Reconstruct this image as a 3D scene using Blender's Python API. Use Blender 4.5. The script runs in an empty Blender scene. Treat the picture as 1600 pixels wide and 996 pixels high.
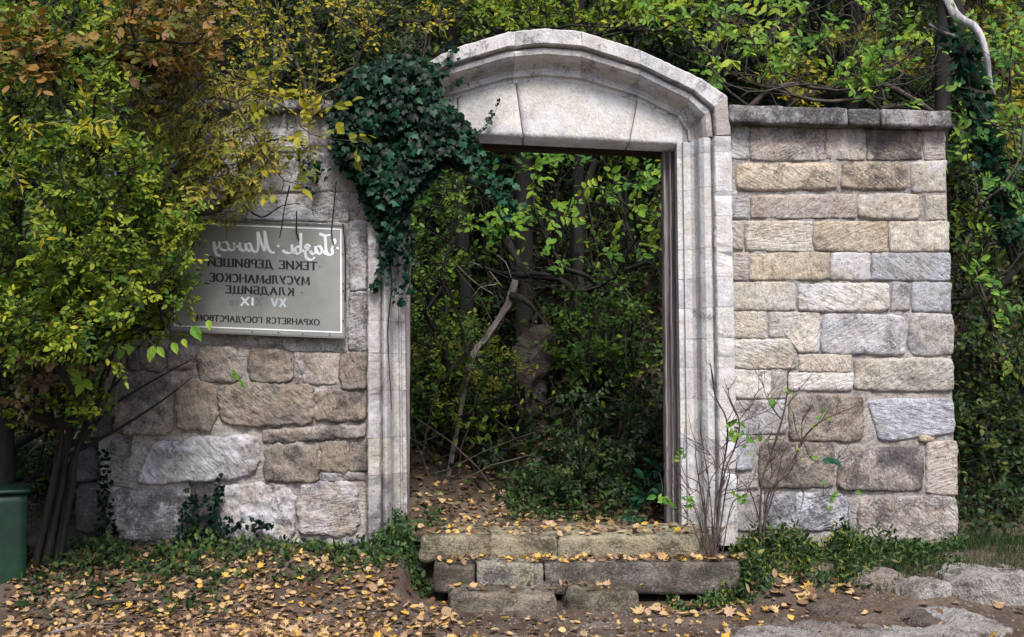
import bpy, math, random
import numpy as np
from mathutils import Vector, Matrix, noise as mn
R = math.radians
S = bpy.context.scene
C = S.collection
rng = np.random.default_rng(7)
random.seed(7)

# ------------------------------------------------------------------ camera
CAM = np.array([0.0, -7.0, 1.37]); FPX = 1610.0; PITCH = 0.06
cam = bpy.data.cameras.new('camera'); cam.sensor_width = 36; cam.lens = 36*FPX/1600
cam.clip_end = 500
camo = bpy.data.objects.new('camera', cam); C.objects.link(camo)
camo.location = CAM; camo.rotation_euler = (math.pi/2+PITCH, 0, 0)
S.camera = camo
# ------------------------------------------------------------------ sky, sun, exposure
EL, AZ = R(52), R(168)
w = bpy.data.worlds.new("World"); S.world = w; w.use_nodes = True
wn = w.node_tree.nodes; bg = wn['Background']
sk = wn.new('ShaderNodeTexSky'); sk.sky_type = 'NISHITA'; sk.sun_disc = False
sk.sun_elevation = EL; sk.sun_rotation = AZ; sk.dust_density = 3.0; sk.air_density = 0.8
w.node_tree.links.new(sk.outputs[0], bg.inputs[0]); bg.inputs[1].default_value = 0.13
sl = bpy.data.lights.new('sun', 'SUN'); sl.energy = 3.0; sl.angle = R(16); sl.color = (1, .96, .91)
so = bpy.data.objects.new('sun', sl); C.objects.link(so)
sd = Vector((math.sin(AZ)*math.cos(EL), math.cos(AZ)*math.cos(EL), math.sin(EL)))
so.rotation_euler = sd.to_track_quat('Z', 'Y').to_euler()
S.view_settings.view_transform = 'Standard'; S.view_settings.look = 'None'
S.view_settings.exposure = 0.58; S.view_settings.gamma = 1

# ------------------------------------------------------------------ helpers
def P(u, v, y=0.0):
    """point on the plane Y=y seen at a pixel of the 1600x996 photograph"""
    a = (u-800)/FPX; b = (498-v)/FPX
    dy = math.cos(PITCH)-b*math.sin(PITCH); dz = math.sin(PITCH)+b*math.cos(PITCH)
    t = (y-CAM[1])/dy
    return np.array([CAM[0]+a*t, y, CAM[2]+dz*t])
def smooth(t):
    t = np.clip(t, 0, 1); return t*t*(3-2*t)
def lk(name, me, mat=None, parent=None):
    o = bpy.data.objects.new(name, me); C.objects.link(o)
    if mat is not None and not me.materials: me.materials.append(mat)
    if parent is not None: o.parent = parent; 
    if parent is not None and parent.type == 'EMPTY': o.location = -Vector(parent['_loc'])
    return o
def thing(name, label, cat, loc=(0, 0, 0), group=None):
    o = bpy.data.objects.new(name, None); C.objects.link(o); o.empty_display_size = .1
    o.location = [float(c) for c in loc]; o['_loc'] = [float(c) for c in loc]
    o['label'] = label; o['category'] = cat
    if group: o['group'] = group
    THINGS.append(o)
    return o
THINGS = []
def tag(o, label, cat, group=None, kind=None):
    o['label'] = label; o['category'] = cat
    if group: o['group'] = group
    if kind: o['kind'] = kind
    return o
def mesh(name, V, F, smoothf=False):
    me = bpy.data.meshes.new(name)
    V = np.asarray(V, dtype=np.float32)
    me.from_pydata(V.tolist() if len(V) < 50 else V, [], F) if not isinstance(F, np.ndarray) else npmesh(me, V, F)
    if smoothf: me.polygons.foreach_set('use_smooth', [True]*len(me.polygons))
    me.update(); return me
def npmesh(me, V, F):
    n, k = F.shape
    me.vertices.add(len(V)); me.vertices.foreach_set('co', V.ravel())
    me.loops.add(n*k); me.loops.foreach_set('vertex_index', F.astype(np.int32).ravel())
    me.polygons.add(n); me.polygons.foreach_set('loop_start', np.arange(0, n*k, k, dtype=np.int32))
    me.update(calc_edges=True)
def fr(p, oct=4, s=1.0):
    return mn.fractal(Vector((p[0]*s, p[1]*s, p[2]*s)), 0.9, 2.1, oct)

# ------------------------------------------------------------------ materials
def newmat(name):
    m = bpy.data.materials.new(name); m.use_nodes = True
    nt = m.node_tree; return m, nt, nt.nodes['Principled BSDF'], nt.nodes['Material Output']
def N(nt, t, **k):
    n = nt.nodes.new(t)
    for a, b in k.items():
        if hasattr(n, a): setattr(n, a, b)
        else: n.inputs[a.replace('_', ' ')].default_value = b
    return n
def ramp(nt, stops, fac):
    r = nt.nodes.new('ShaderNodeValToRGB'); e = r.color_ramp.elements
    while len(e) < len(stops): e.new(0.5)
    for i, (p, c) in enumerate(stops):
        e[i].position = p; e[i].color = (c, c, c, 1) if isinstance(c, (int, float)) else (*c, 1)
    nt.links.new(fac, r.inputs[0]); return r.outputs[0]
def mix(nt, a, b, f, mode='MIX'):
    m = nt.nodes.new('ShaderNodeMix'); m.data_type = 'RGBA'; m.blend_type = mode
    for q, v in ((0, f), (6, a), (7, b)):
        s = m.inputs[q]
        if isinstance(v, bpy.types.NodeSocket): nt.links.new(v, s)
        elif isinstance(v, (int, float)): s.default_value = v if q == 0 else (v, v, v, 1)
        else: s.default_value = (*v, 1)
    return m.outputs[2]
def math_(nt, op, a, b=0.0, clamp=False):
    m = nt.nodes.new('ShaderNodeMath'); m.operation = op; m.use_clamp = clamp
    for s, v in ((m.inputs[0], a), (m.inputs[1], b)):
        if isinstance(v, (int, float)): s.default_value = v
        else: nt.links.new(v, s)
    return m.outputs[0]

def stone_mat(name, base=None, warm=.55, flecks=1.0, mott=1.0, streak=0.0, bump=0.6, pits=1.0, dirtcol=(.045, .042, .05), limecol=(.62, .62, .68), chisel=1.0):
    m, nt, bs, out = newmat(name); L = nt.links.new
    tc = nt.nodes.new('ShaderNodeTexCoord'); oi = nt.nodes.new('ShaderNodeObjectInfo')
    off = nt.nodes.new('ShaderNodeVectorMath'); off.operation = 'ADD'
    sc = nt.nodes.new('ShaderNodeVectorMath'); sc.operation = 'SCALE'; sc.inputs[0].default_value = (31, 17, 23)
    L(oi.outputs['Random'], sc.inputs['Scale']); L(tc.outputs['Object'], off.inputs[0]); L(sc.outputs[0], off.inputs[1])
    v = off.outputs[0]; vw = tc.outputs['Object']
    def noise_(scale, det=6, rough=.6, vec=v):
        n = N(nt, 'ShaderNodeTexNoise'); n.inputs['Scale'].default_value = scale
        n.inputs['Detail'].default_value = det; n.inputs['Roughness'].default_value = rough; L(vec, n.inputs['Vector']); return n.outputs['Fac']
    if base is None: col = oi.outputs['Color']
    else:
        rgb = nt.nodes.new('ShaderNodeRGB'); rgb.outputs[0].default_value = (*base, 1); col = rgb.outputs[0]
    big = noise_(4.5, 4)
    col = mix(nt, col, mix(nt, col, (.62, .50, .38), .75, 'MULTIPLY'), ramp(nt, [(.42, 0), (.62, warm)], big))
    col = mix(nt, col, mix(nt, col, (.55, .58, .68), .6, 'MULTIPLY'), ramp(nt, [(.40, .8), (.5, 0)], noise_(3.1, 5)))
    med = noise_(26, 7, .7)
    col = mix(nt, col, ramp(nt, [(.28, 1-.58*mott), (.5, 1.0), (.72, 1+.35*mott)], med), 1.0, 'MULTIPLY')
    if mott < 1: col = mix(nt, col, ramp(nt, [(.28, .42+.58*(1-mott)), (.72, 1.15)], med), 0, 'MULTIPLY')
    if streak:
        ms_ = nt.nodes.new('ShaderNodeMapping'); ms_.inputs['Scale'].default_value = (7, 3, .55); L(vw, ms_.inputs['Vector'])
        col = mix(nt, col, (.33, .325, .34), ramp(nt, [(.54, 0), (.72, streak)], noise_(2.2, 7, .65, ms_.outputs[0])))
    fine = noise_(140, 4, .7)
    col = mix(nt, col, ramp(nt, [(.32, .55), (.52, 1.05)], fine), 1.0, 'MULTIPLY')
    at = nt.nodes.new('ShaderNodeAttribute'); at.attribute_type = 'OBJECT'; at.attribute_name = 'dirt'
    al = nt.nodes.new('ShaderNodeAttribute'); al.attribute_type = 'OBJECT'; al.attribute_name = 'lime'
    d1 = noise_(6.5, 10, .72)
    d2 = noise_(55, 6, .75)
    dd = math_(nt, 'ADD', math_(nt, 'MULTIPLY', d1, 1.0), math_(nt, 'MULTIPLY', d2, .62))
    dm = math_(nt, 'ADD', dd, math_(nt, 'SUBTRACT', at.outputs['Fac'], 1.0))
    dm = ramp(nt, [(.13, 0), (.22, .65), (.40, .93)], dm)
    lm = math_(nt, 'ADD', noise_(5.2, 9, .7), math_(nt, 'SUBTRACT', al.outputs['Fac'], .78))
    col = mix(nt, col, limecol, ramp(nt, [(.1, 0), (.3, .85)], lm))
    col = mix(nt, col, dirtcol, dm)
    vo0 = N(nt, 'ShaderNodeTexVoronoi'); vo0.inputs['Scale'].default_value = 48; L(v, vo0.inputs['Vector'])
    pm = math_(nt, 'MULTIPLY', ramp(nt, [(.12, 1), (.28, 0)], vo0.outputs['Distance']), ramp(nt, [(.46, 0), (.56, .8*min(pits, 1))], noise_(11, 5)))
    fl = N(nt, 'ShaderNodeTexNoise'); fl.inputs['Scale'].default_value = 85; fl.inputs['Detail'].default_value = 6; fl.inputs['Roughness'].default_value = .8; fl.inputs['Distortion'].default_value = .6; L(v, fl.inputs['Vector'])
    fk = math_(nt, 'MULTIPLY', ramp(nt, [(.36, 1), (.43, 0)], fl.outputs['Fac']), ramp(nt, [(.40, .15), (.62, .85*flecks)], noise_(7, 4)))
    col = mix(nt, col, (.085, .075, .07), fk)
    fw = math_(nt, 'MULTIPLY', ramp(nt, [(.60, 0), (.68, .6*flecks)], fl.outputs['Fac']), ramp(nt, [(.45, .2), (.6, 1)], noise_(5, 4)))
    col = mix(nt, col, (.68, .67, .66), fw)
    col = mix(nt, col, (.07, .06, .055), pm)
    L(col, bs.inputs['Base Color']); bs.inputs['Roughness'].default_value = .92
    bs.inputs['Specular IOR Level'].default_value = .25
    # tooled surface
    rot = nt.nodes.new('ShaderNodeVectorRotate'); rot.rotation_type = 'Y_AXIS'
    L(v, rot.inputs['Vector']); L(math_(nt, 'MULTIPLY', oi.outputs['Random'], 9.0), rot.inputs['Angle'])
    mp = nt.nodes.new('ShaderNodeMapping'); mp.inputs['Scale'].default_value = (1, 1, .22); L(rot.outputs[0], mp.inputs['Vector'])
    ch = noise_(58, 5, .6, mp.outputs[0])
    vo = N(nt, 'ShaderNodeTexVoronoi'); vo.inputs['Scale'].default_value = 75; L(v, vo.inputs['Vector'])
    pit = ramp(nt, [(.05, 0), (.3, 1)], vo.outputs['Distance'])
    h = math_(nt, 'ADD', math_(nt, 'MULTIPLY', ch, 1.3*chisel), math_(nt, 'MULTIPLY', pit, .25*pits))
    h = math_(nt, 'ADD', h, math_(nt, 'MULTIPLY', med, .8)); h = math_(nt, 'ADD', h, math_(nt, 'MULTIPLY', fine, .25))
    b = nt.nodes.new('ShaderNodeBump'); b.inputs['Strength'].default_value = bump; b.inputs['Distance'].default_value = .035
    L(h, b.inputs['Height']); L(b.outputs[0], bs.inputs['Normal'])
    return m
def simple_mat(name, c1, c2, scale=8, rough=.9, bump=.4, stretch=(1, 1, 1), det=8, dist=.01, metallic=0):
    m, nt, bs, out = newmat(name); L = nt.links.new
    tc = nt.nodes.new('ShaderNodeTexCoord'); mp = nt.nodes.new('ShaderNodeMapping'); mp.inputs['Scale'].default_value = stretch
    L(tc.outputs['Object'], mp.inputs['Vector'])
    n = N(nt, 'ShaderNodeTexNoise'); n.inputs['Scale'].default_value = scale; n.inputs['Detail'].default_value = det; n.inputs['Roughness'].default_value = .7
    L(mp.outputs[0], n.inputs['Vector'])
    L(ramp(nt, [(.32, c1), (.68, c2)], n.outputs['Fac']), bs.inputs['Base Color'])
    n2 = N(nt, 'ShaderNodeTexNoise'); n2.inputs['Scale'].default_value = scale*5; n2.inputs['Detail'].default_value = 5; L(mp.outputs[0], n2.inputs['Vector'])
    b = nt.nodes.new('ShaderNodeBump'); b.inputs['Strength'].default_value = bump; b.inputs['Distance'].default_value = dist
    L(math_(nt, 'ADD', n.outputs['Fac'], math_(nt, 'MULTIPLY', n2.outputs['Fac'], .5)), b.inputs['Height']); L(b.outputs[0], bs.inputs['Normal'])
    bs.inputs['Roughness'].default_value = rough; bs.inputs['Metallic'].default_value = metallic
    return m
def leaf_mat(name, cols, trans=.35, rough=.55, spec=.3):
    m, nt, bs, out = newmat(name); L = nt.links.new
    a = nt.nodes.new('ShaderNodeAttribute'); a.attribute_name = 'tone'
    n = len(cols); r = ramp(nt, [(i/(n-1) if n > 1 else 0, c) for i, c in enumerate(cols)], a.outputs['Fac'])
    tc = nt.nodes.new('ShaderNodeTexCoord')
    nz = N(nt, 'ShaderNodeTexNoise'); nz.inputs['Scale'].default_value = 30; L(tc.outputs['Object'], nz.inputs['Vector'])
    col = mix(nt, r, ramp(nt, [(.3, .75), (.7, 1.25)], nz.outputs['Fac']), 1.0, 'MULTIPLY')
    L(col, bs.inputs['Base Color']); bs.inputs['Roughness'].default_value = rough; bs.inputs['Specular IOR Level'].default_value = spec
    t = nt.nodes.new('ShaderNodeBsdfTranslucent'); L(col, t.inputs[0])
    ms = nt.nodes.new('ShaderNodeMixShader'); ms.inputs[0].default_value = trans
    L(bs.outputs[0], ms.inputs[1]); L(t.outputs[0], ms.inputs[2]); L(ms.outputs[0], out.inputs[0])
    return m

M_stone = stone_mat('weathered_sandstone', bump=.75, chisel=.75)
M_gate = stone_mat('pale_dressed_limestone', mott=.45, streak=.38, warm=.4, flecks=.35, bump=.35, pits=.6, chisel=.4, dirtcol=(.10, .095, .11), limecol=(.66, .66, .70))
M_mortar = stone_mat('lime_mortar', flecks=.6, base=(.44, .415, .395), bump=.8, pits=1.2, chisel=.4)
M_coping = stone_mat('lichened_coping_stone', bump=.8, dirtcol=(.035, .034, .04), limecol=(.55, .56, .6))
M_step = stone_mat('dirty_step_stone', bump=.8, chisel=.15, pits=1.6, dirtcol=(.03, .026, .018), limecol=(.32, .29, .2))
M_rock = stone_mat('limestone_bedrock', bump=1.0, dirtcol=(.07, .055, .045), limecol=(.42, .40, .38))
M_bark = simple_mat('grey_brown_bark', (.010, .008, .006), (.075, .062, .05), 34, stretch=(1, 1, .18), bump=1, dist=.02)
M_barkdark = simple_mat('dark_bark', (.004, .0035, .003), (.02, .017, .014), 22, stretch=(1, 1, .25), bump=.8)
M_twig = simple_mat('twig_bark', (.018, .014, .011), (.09, .075, .06), 9, bump=.2)
M_redtwig = simple_mat('reddish_twig_bark', (.035, .022, .02), (.10, .07, .06), 14, bump=.3)
M_dead = simple_mat('bleached_dead_wood', (.05, .042, .04), (.24, .215, .21), 16, stretch=(1, 1, .3), bump=1)
M_pale_wood = simple_mat('pale_bare_wood', (.20, .19, .20), (.62, .60, .62), 16, stretch=(1, 1, .3), bump=1)
M_frame = simple_mat('weathered_grey_timber', (.09, .075, .075), (.40, .36, .36), 26, stretch=(1, 1, .05), bump=1.0)
M_lint = simple_mat('dark_brown_timber', (.018, .010, .008), (.07, .045, .038), 26, stretch=(.05, 1, 1), bump=.9)

P_green = leaf_mat('green_shrub_leaves', [(.014, .04, .007), (.05, .12, .012), (.12, .20, .015), (.22, .28, .02), (.42, .40, .03)])
P_bright = leaf_mat('bright_green_leaves', [(.03, .10, .02), (.08, .21, .03), (.18, .33, .035), (.32, .43, .04), (.55, .50, .04)], .4)
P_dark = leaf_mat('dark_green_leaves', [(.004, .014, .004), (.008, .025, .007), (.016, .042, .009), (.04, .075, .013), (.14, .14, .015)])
P_ivy = leaf_mat('ivy_leaves', [(.001, .006, .003), (.002, .011, .005), (.003, .020, .009), (.006, .036, .017), (.022, .09, .048)], .10, .42, .10)
P_yellow = leaf_mat('yellow_autumn_leaves', [(.05, .09, .012), (.13, .16, .015), (.30, .28, .02), (.52, .42, .03), (.40, .23, .03)], .4)
P_olive = leaf_mat('olive_yellow_leaves', [(.06, .09, .012), (.15, .18, .02), (.27, .28, .035), (.38, .31, .05), (.28, .14, .03)], .4)
P_orange = leaf_mat('orange_brown_leaves', [(.04, .08, .012), (.10, .12, .015), (.16, .11, .02), (.28, .15, .025), (.34, .20, .14)], .35)
P_dry = leaf_mat('dry_brown_leaves', [(.03, .02, .010), (.08, .055, .025), (.14, .10, .05), (.24, .18, .09), (.10, .10, .02)], .2)
P_fallen = leaf_mat('fallen_leaves', [(.045, .028, .018), (.13, .075, .04), (.28, .175, .10), (.46, .32, .20), (.52, .34, .12), (.58, .35, .03)], .15, .7)
P_grass = leaf_mat('grass_and_weeds', [(.012, .030, .010), (.022, .055, .014), (.045, .095, .022), (.09, .14, .03), (.25, .23, .05)], .3)

# ------------------------------------------------------------------ ground
SX0, SX1 = P(655, 838, -.3)[0], P(1150, 838, -.3)[0]
def gz(x, y):
    x = np.asarray(x, float); y = np.asarray(y, float)
    ins = smooth((x-SX0+.12)/.15)*smooth((SX1+.10-x)/.2)
    f = .26*smooth((y+1.2)/1.0)
    fi = .20*smooth((y+.33)/.28)
    z = f*(1-ins)+fi*ins
    z = z + .08*smooth((y-.1)/.4)
    path = smooth((.2-x)/.7)                     # the path climbs away to the left
    y0 = .9+2.8*path
    hill = np.clip(y-y0, 0, None)
    z = z + np.clip(y-.3, 0, 60)*(.10+.07*path*smooth((5-y)/2)) + .62*(np.sqrt(hill**2+.3)-.5477)*smooth(hill/1.0+.25)
    z = z + .35*smooth((x-.4)/1.2)*smooth((y-.6)/.8)
    z = np.minimum(z, 26+.02*y)
    side = np.clip(np.abs(x)-6, 0, None)*.25*smooth((y+3)/3)
    return z+side
def gzn(x, y):
    return float(gz(x, y))+gnoise(x, y)
def gnoise(x, y):
    a = .014 if y < .5 else .05
    if x < -.9 and -1.6 < y < .1: a = .03
    return a*fr((x*2.2, y*2.2, 3), 5)
xs = np.concatenate([np.linspace(-90, -8, 24), np.arange(-7.6, -4.6, .2), np.arange(-4.5, 4.5, .04), np.arange(4.6, 8, .2), np.linspace(8.4, 90, 24)])
ys = np.concatenate([np.linspace(-60, -4, 16), np.arange(-3.5, -2.2, .1), np.arange(-2.1, 1.2, .03), np.arange(1.3, 6, .1), np.arange(6.3, 16, .4), np.linspace(17, 110, 30)])
XX, YY = np.meshgrid(xs, ys); ZZ = gz(XX, YY)
nz = np.array([gnoise(a, b) for a, b in zip(XX.ravel(), YY.ravel())]).reshape(XX.shape)
V = np.stack([XX, YY, ZZ+nz], -1).reshape(-1, 3)
nx, ny = len(xs), len(ys)
ii = (np.arange(ny-1)[:, None]*nx+np.arange(nx-1)[None]).ravel()
F = np.stack([ii, ii+1, ii+nx+1, ii+nx], -1)
mg, nt, bs, out = newmat('trodden_earth'); L = nt.links.new
tc = nt.nodes.new('ShaderNodeTexCoord')
def gn(s, d=8, r=.65):
    n = N(nt, 'ShaderNodeTexNoise'); n.inputs['Scale'].default_value = s; n.inputs['Detail'].default_value = d; n.inputs['Roughness'].default_value = r
    L(tc.outputs['Object'], n.inputs['Vector']); return n.outputs['Fac']
c = ramp(nt, [(.3, (.052, .038, .030)), (.5, (.095, .073, .058)), (.72, (.17, .14, .118))], gn(2.4))
c = mix(nt, c, ramp(nt, [(.3, .55), (.65, 1.25)], gn(45)), 1.0, 'MULTIPLY')
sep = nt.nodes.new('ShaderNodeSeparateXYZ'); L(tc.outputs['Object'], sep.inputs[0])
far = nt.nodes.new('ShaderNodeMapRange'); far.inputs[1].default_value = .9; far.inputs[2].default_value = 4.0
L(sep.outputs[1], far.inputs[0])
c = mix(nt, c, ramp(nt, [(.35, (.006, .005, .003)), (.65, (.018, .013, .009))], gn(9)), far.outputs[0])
L(c, bs.inputs['Base Color']); bs.inputs['Roughness'].default_value = 1; bs.inputs['Specular IOR Level'].default_value = .05
b = nt.nodes.new('ShaderNodeBump'); b.inputs['Strength'].default_value = .8; b.inputs['Distance'].default_value = .015
L(math_(nt, 'ADD', gn(14), math_(nt, 'MULTIPLY', gn(90, 4), .4)), b.inputs['Height']); L(b.outputs[0], bs.inputs['Normal'])
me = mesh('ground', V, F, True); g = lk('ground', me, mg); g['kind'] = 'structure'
g['label'] = 'trodden brown earth and the wooded hillside behind the wall'

# ------------------------------------------------------------------ masonry builders
def stone(par, quad, y=0.0, bulge=.02, rough=.006, thick=.16, col=(.4, .36, .31), dirt=.25, lime=.2, mat=None, name='stone', res=.013,
          rnd=.10, chis=.004, edge=.008, label=None, ypro=None):
    """quad: photo pixels of the four corners (tl, tr, br, bl) on the wall plane"""
    q = [P(a, b_, y) for a, b_ in quad]
    tl, tr, br, bl = q
    W = np.linalg.norm(tr-tl); H = np.linalg.norm(bl-tl)
    nu = int(np.clip(W/res, 6, 60)); nv = int(np.clip(H/res, 5, 40))
    seed = random.random()*100; ang = random.uniform(.3, 2.8); ca, sa = math.cos(ang), math.sin(ang)
    tx, tz = random.uniform(-.008, .008), random.uniform(-.008, .008)
    V = []
    ew = .013
    for j in range(nv+1):
        b_ = -1+2*j/nv
        for i in range(nu+1):
            a = -1+2*i/nu
            a2 = a*(1-rnd*.5*abs(b_)**5*min(1, H/W)); b2 = b_*(1-rnd*abs(a)**7*.8)
            s, t = (a2+1)/2, (b2+1)/2
            p = tl*(1-s)*(1-t)+tr*s*(1-t)+br*s*t+bl*(1-s)*t
            # ragged outline
            n1 = mn.noise(Vector((p[0]*9+seed, p[2]*9, seed))); n2 = mn.noise(Vector((p[0]*9, p[2]*9+seed, 7)))
            n3 = mn.noise(Vector((p[0]*32+seed, p[2]*32, seed))); n4 = mn.noise(Vector((p[0]*32, p[2]*32+seed, 7)))
            px = p[0]+edge*(1.1*n1+.8*n3)*abs(a)**3; pz = p[2]+edge*(1.1*n2+.8*n4)*abs(b_)**3
            dx = (1-abs(a))*W/2; dz = (1-abs(b_))*H/2
            e = min(dx, dz)
            fall = 1-(1-min(e/ew, 1))**2
            lp = ((px*ca+pz*sa), (-px*sa+pz*ca))
            ridg = mn.noise(Vector((lp[0]*75, lp[1]*14, seed)))
            n = mn.fractal(Vector((px*11, seed, pz*11)), .8, 2.2, 4)
            d = bulge*(.72*fall+.28*(1-(1-min(e/.07, 1))**2)) + (rough*n+chis*ridg+tx*a+tz*b_)*fall
            V.append((px, y-d, pz))
    nn = (nu+1)
    F = [(j*nn+i, (j+1)*nn+i, (j+1)*nn+i+1, j*nn+i+1) for j in range(nv) for i in range(nu)]
    # skirt to the back
    ring = [i for i in range(nn)]+[j*nn+nu for j in range(1, nv+1)]+[nv*nn+i for i in range(nu-1, -1, -1)]+[j*nn for j in range(nv-1, 0, -1)]
    k0 = len(V)
    for r_ in ring: V.append((V[r_][0], y+thick, V[r_][2]))
    m_ = len(ring)
    F += [(ring[k], ring[(k+1) % m_], k0+(k+1) % m_, k0+k) for k in range(m_)]
    F.append(tuple(k0+k for k in range(m_-1, -1, -1)))
    me = mesh(name, V, F, True)
    o = lk(name, me, mat or M_stone, par)
    o.color = (*col, 1); o['dirt'] = float(dirt); o['lime'] = float(lime)
    if label: o['label'] = label
    return o
def rbox(name, x0, x1, y0, y1, z0, z1, mat, par=None, res=.03, rad=.02, amp=.01, freq=6, col=(.3, .28, .25), dirt=.2, lime=.2, skew=None, oct=4):
    nx = max(2, int((x1-x0)/res)); ny = max(2, int((y1-y0)/res)); nz_ = max(2, int((z1-z0)/res))
    nx, ny, nz_ = min(nx, 90), min(ny, 60), min(nz_, 60)
    idx = {}; V = []; F = []; sd_ = random.random()*50
    c0 = np.array([x0, y0, z0]); c1 = np.array([x1, y1, z1]); rad = min(rad, (x1-x0)/2.01, (y1-y0)/2.01, (z1-z0)/2.01)
    def vid(i, j, k):
        key = (i, j, k)
        if key in idx: return idx[key]
        p = c0+(c1-c0)*np.array([i/nx, j/ny, k/nz_])
        q = np.clip(p, c0+rad, c1-rad); d = p-q; l = np.linalg.norm(d)
        nrm = d/l if l > 1e-9 else np.zeros(3)
        p = q+nrm*rad
        nv = Vector((p[0]*freq+sd_, p[1]*freq, p[2]*freq))
        dv = mn.noise_vector(nv)*.6+mn.noise_vector(nv*2.7)*.3+mn.noise_vector(nv*7)*.14
        p = p+amp*np.array(dv)
        if skew: p = skew(p)
        idx[key] = len(V); V.append(tuple(p)); return idx[key]
    for (A, B, fix, flip) in (('x', 'y', 0, 1), ('x', 'y', 1, 0), ('x', 'z', 0, 0), ('x', 'z', 1, 1), ('y', 'z', 0, 1), ('y', 'z', 1, 0)):
        na = nx if A == 'x' else ny; nb = ny if B == 'y' else nz_
        for a in range(na):
            for b_ in range(nb):
                def g_(a_, bb):
                    if A+B == 'xy': return vid(a_, bb, nz_*fix)
                    if A+B == 'xz': return vid(a_, ny*fix, bb)
                    return vid(nx*fix, a_, bb)
                f = (g_(a, b_), g_(a+1, b_), g_(a+1, b_+1), g_(a, b_+1))
                F.append(f[::-1] if flip else f)
    o = lk(name, mesh(name, V, F, True), mat, par); o.color = (*col, 1); o['dirt'] = float(dirt); o['lime'] = float(lime)
    return o

CR = (.52, .485, .43); TN = (.47, .405, .32); GR = (.42, .41, .41); BL = (.40, .41, .45); WH = (.58, .56, .53); BR = (.35, .305, .26); PK = (.44, .395, .36)
def q4(u0, v0, u1, v1, j=2.0):
    r = lambda: random.uniform(-j, j)
    return [(u0+r(), v0+r()), (u1+r(), v0+r()), (u1+r(), v1+r()), (u0+r(), v1+r())]

# ---- right wall
RW = thing('stone_wall', 'sandstone block wall with dark coping right of the gateway', 'wall', (*P(1320, 860, .1)[:2], .2))
def core(par, pts, y0, y1, name='mortar'):
    V = []; F = []
    top = [P(a, b_, y0) for a, b_ in pts]
    n = len(top)
    a0, a1 = pts[0], pts[1]; a2, a3 = pts[2], pts[3]
    nu, nv = 90, 90
    for j in range(nv+1):
        for i in range(nu+1):
            s, t = i/nu, j/nv
            p = top[0]*(1-s)*(1-t)+top[1]*s*(1-t)+top[2]*s*t+top[3]*(1-s)*t
            e = 0 if (i in (0, nu) or j in (0, nv)) else 1
            V.append((p[0], y0-e*.014*fr((p[0]*8, 1, p[2]*8), 4), p[2]))
    nn = nu+1
    F = [(j*nn+i, (j+1)*nn+i, (j+1)*nn+i+1, j*nn+i+1) for j in range(nv) for i in range(nu)]
    ring = list(range(nn))+[j*nn+nu for j in range(1, nv+1)]+[nv*nn+i for i in range(nu-1, -1, -1)]+[j*nn for j in range(nv-1, 0, -1)]
    k0 = len(V)
    for r_ in ring: V.append((V[r_][0], y1, V[r_][2]))
    m_ = len(ring)
    F += [(ring[k], ring[(k+1) % m_], k0+(k+1) % m_, k0+k) for k in range(m_)]
    F.append(tuple(k0+k for k in range(m_-1, -1, -1)))
    o = lk(name, mesh(name, V, F, True), M_mortar, par); o['dirt'] = .2; o['lime'] = .3; return o
core(RW, [(1136, 192), (1476, 199), (1495, 875), (1143, 885)], .008, .50)
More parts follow.
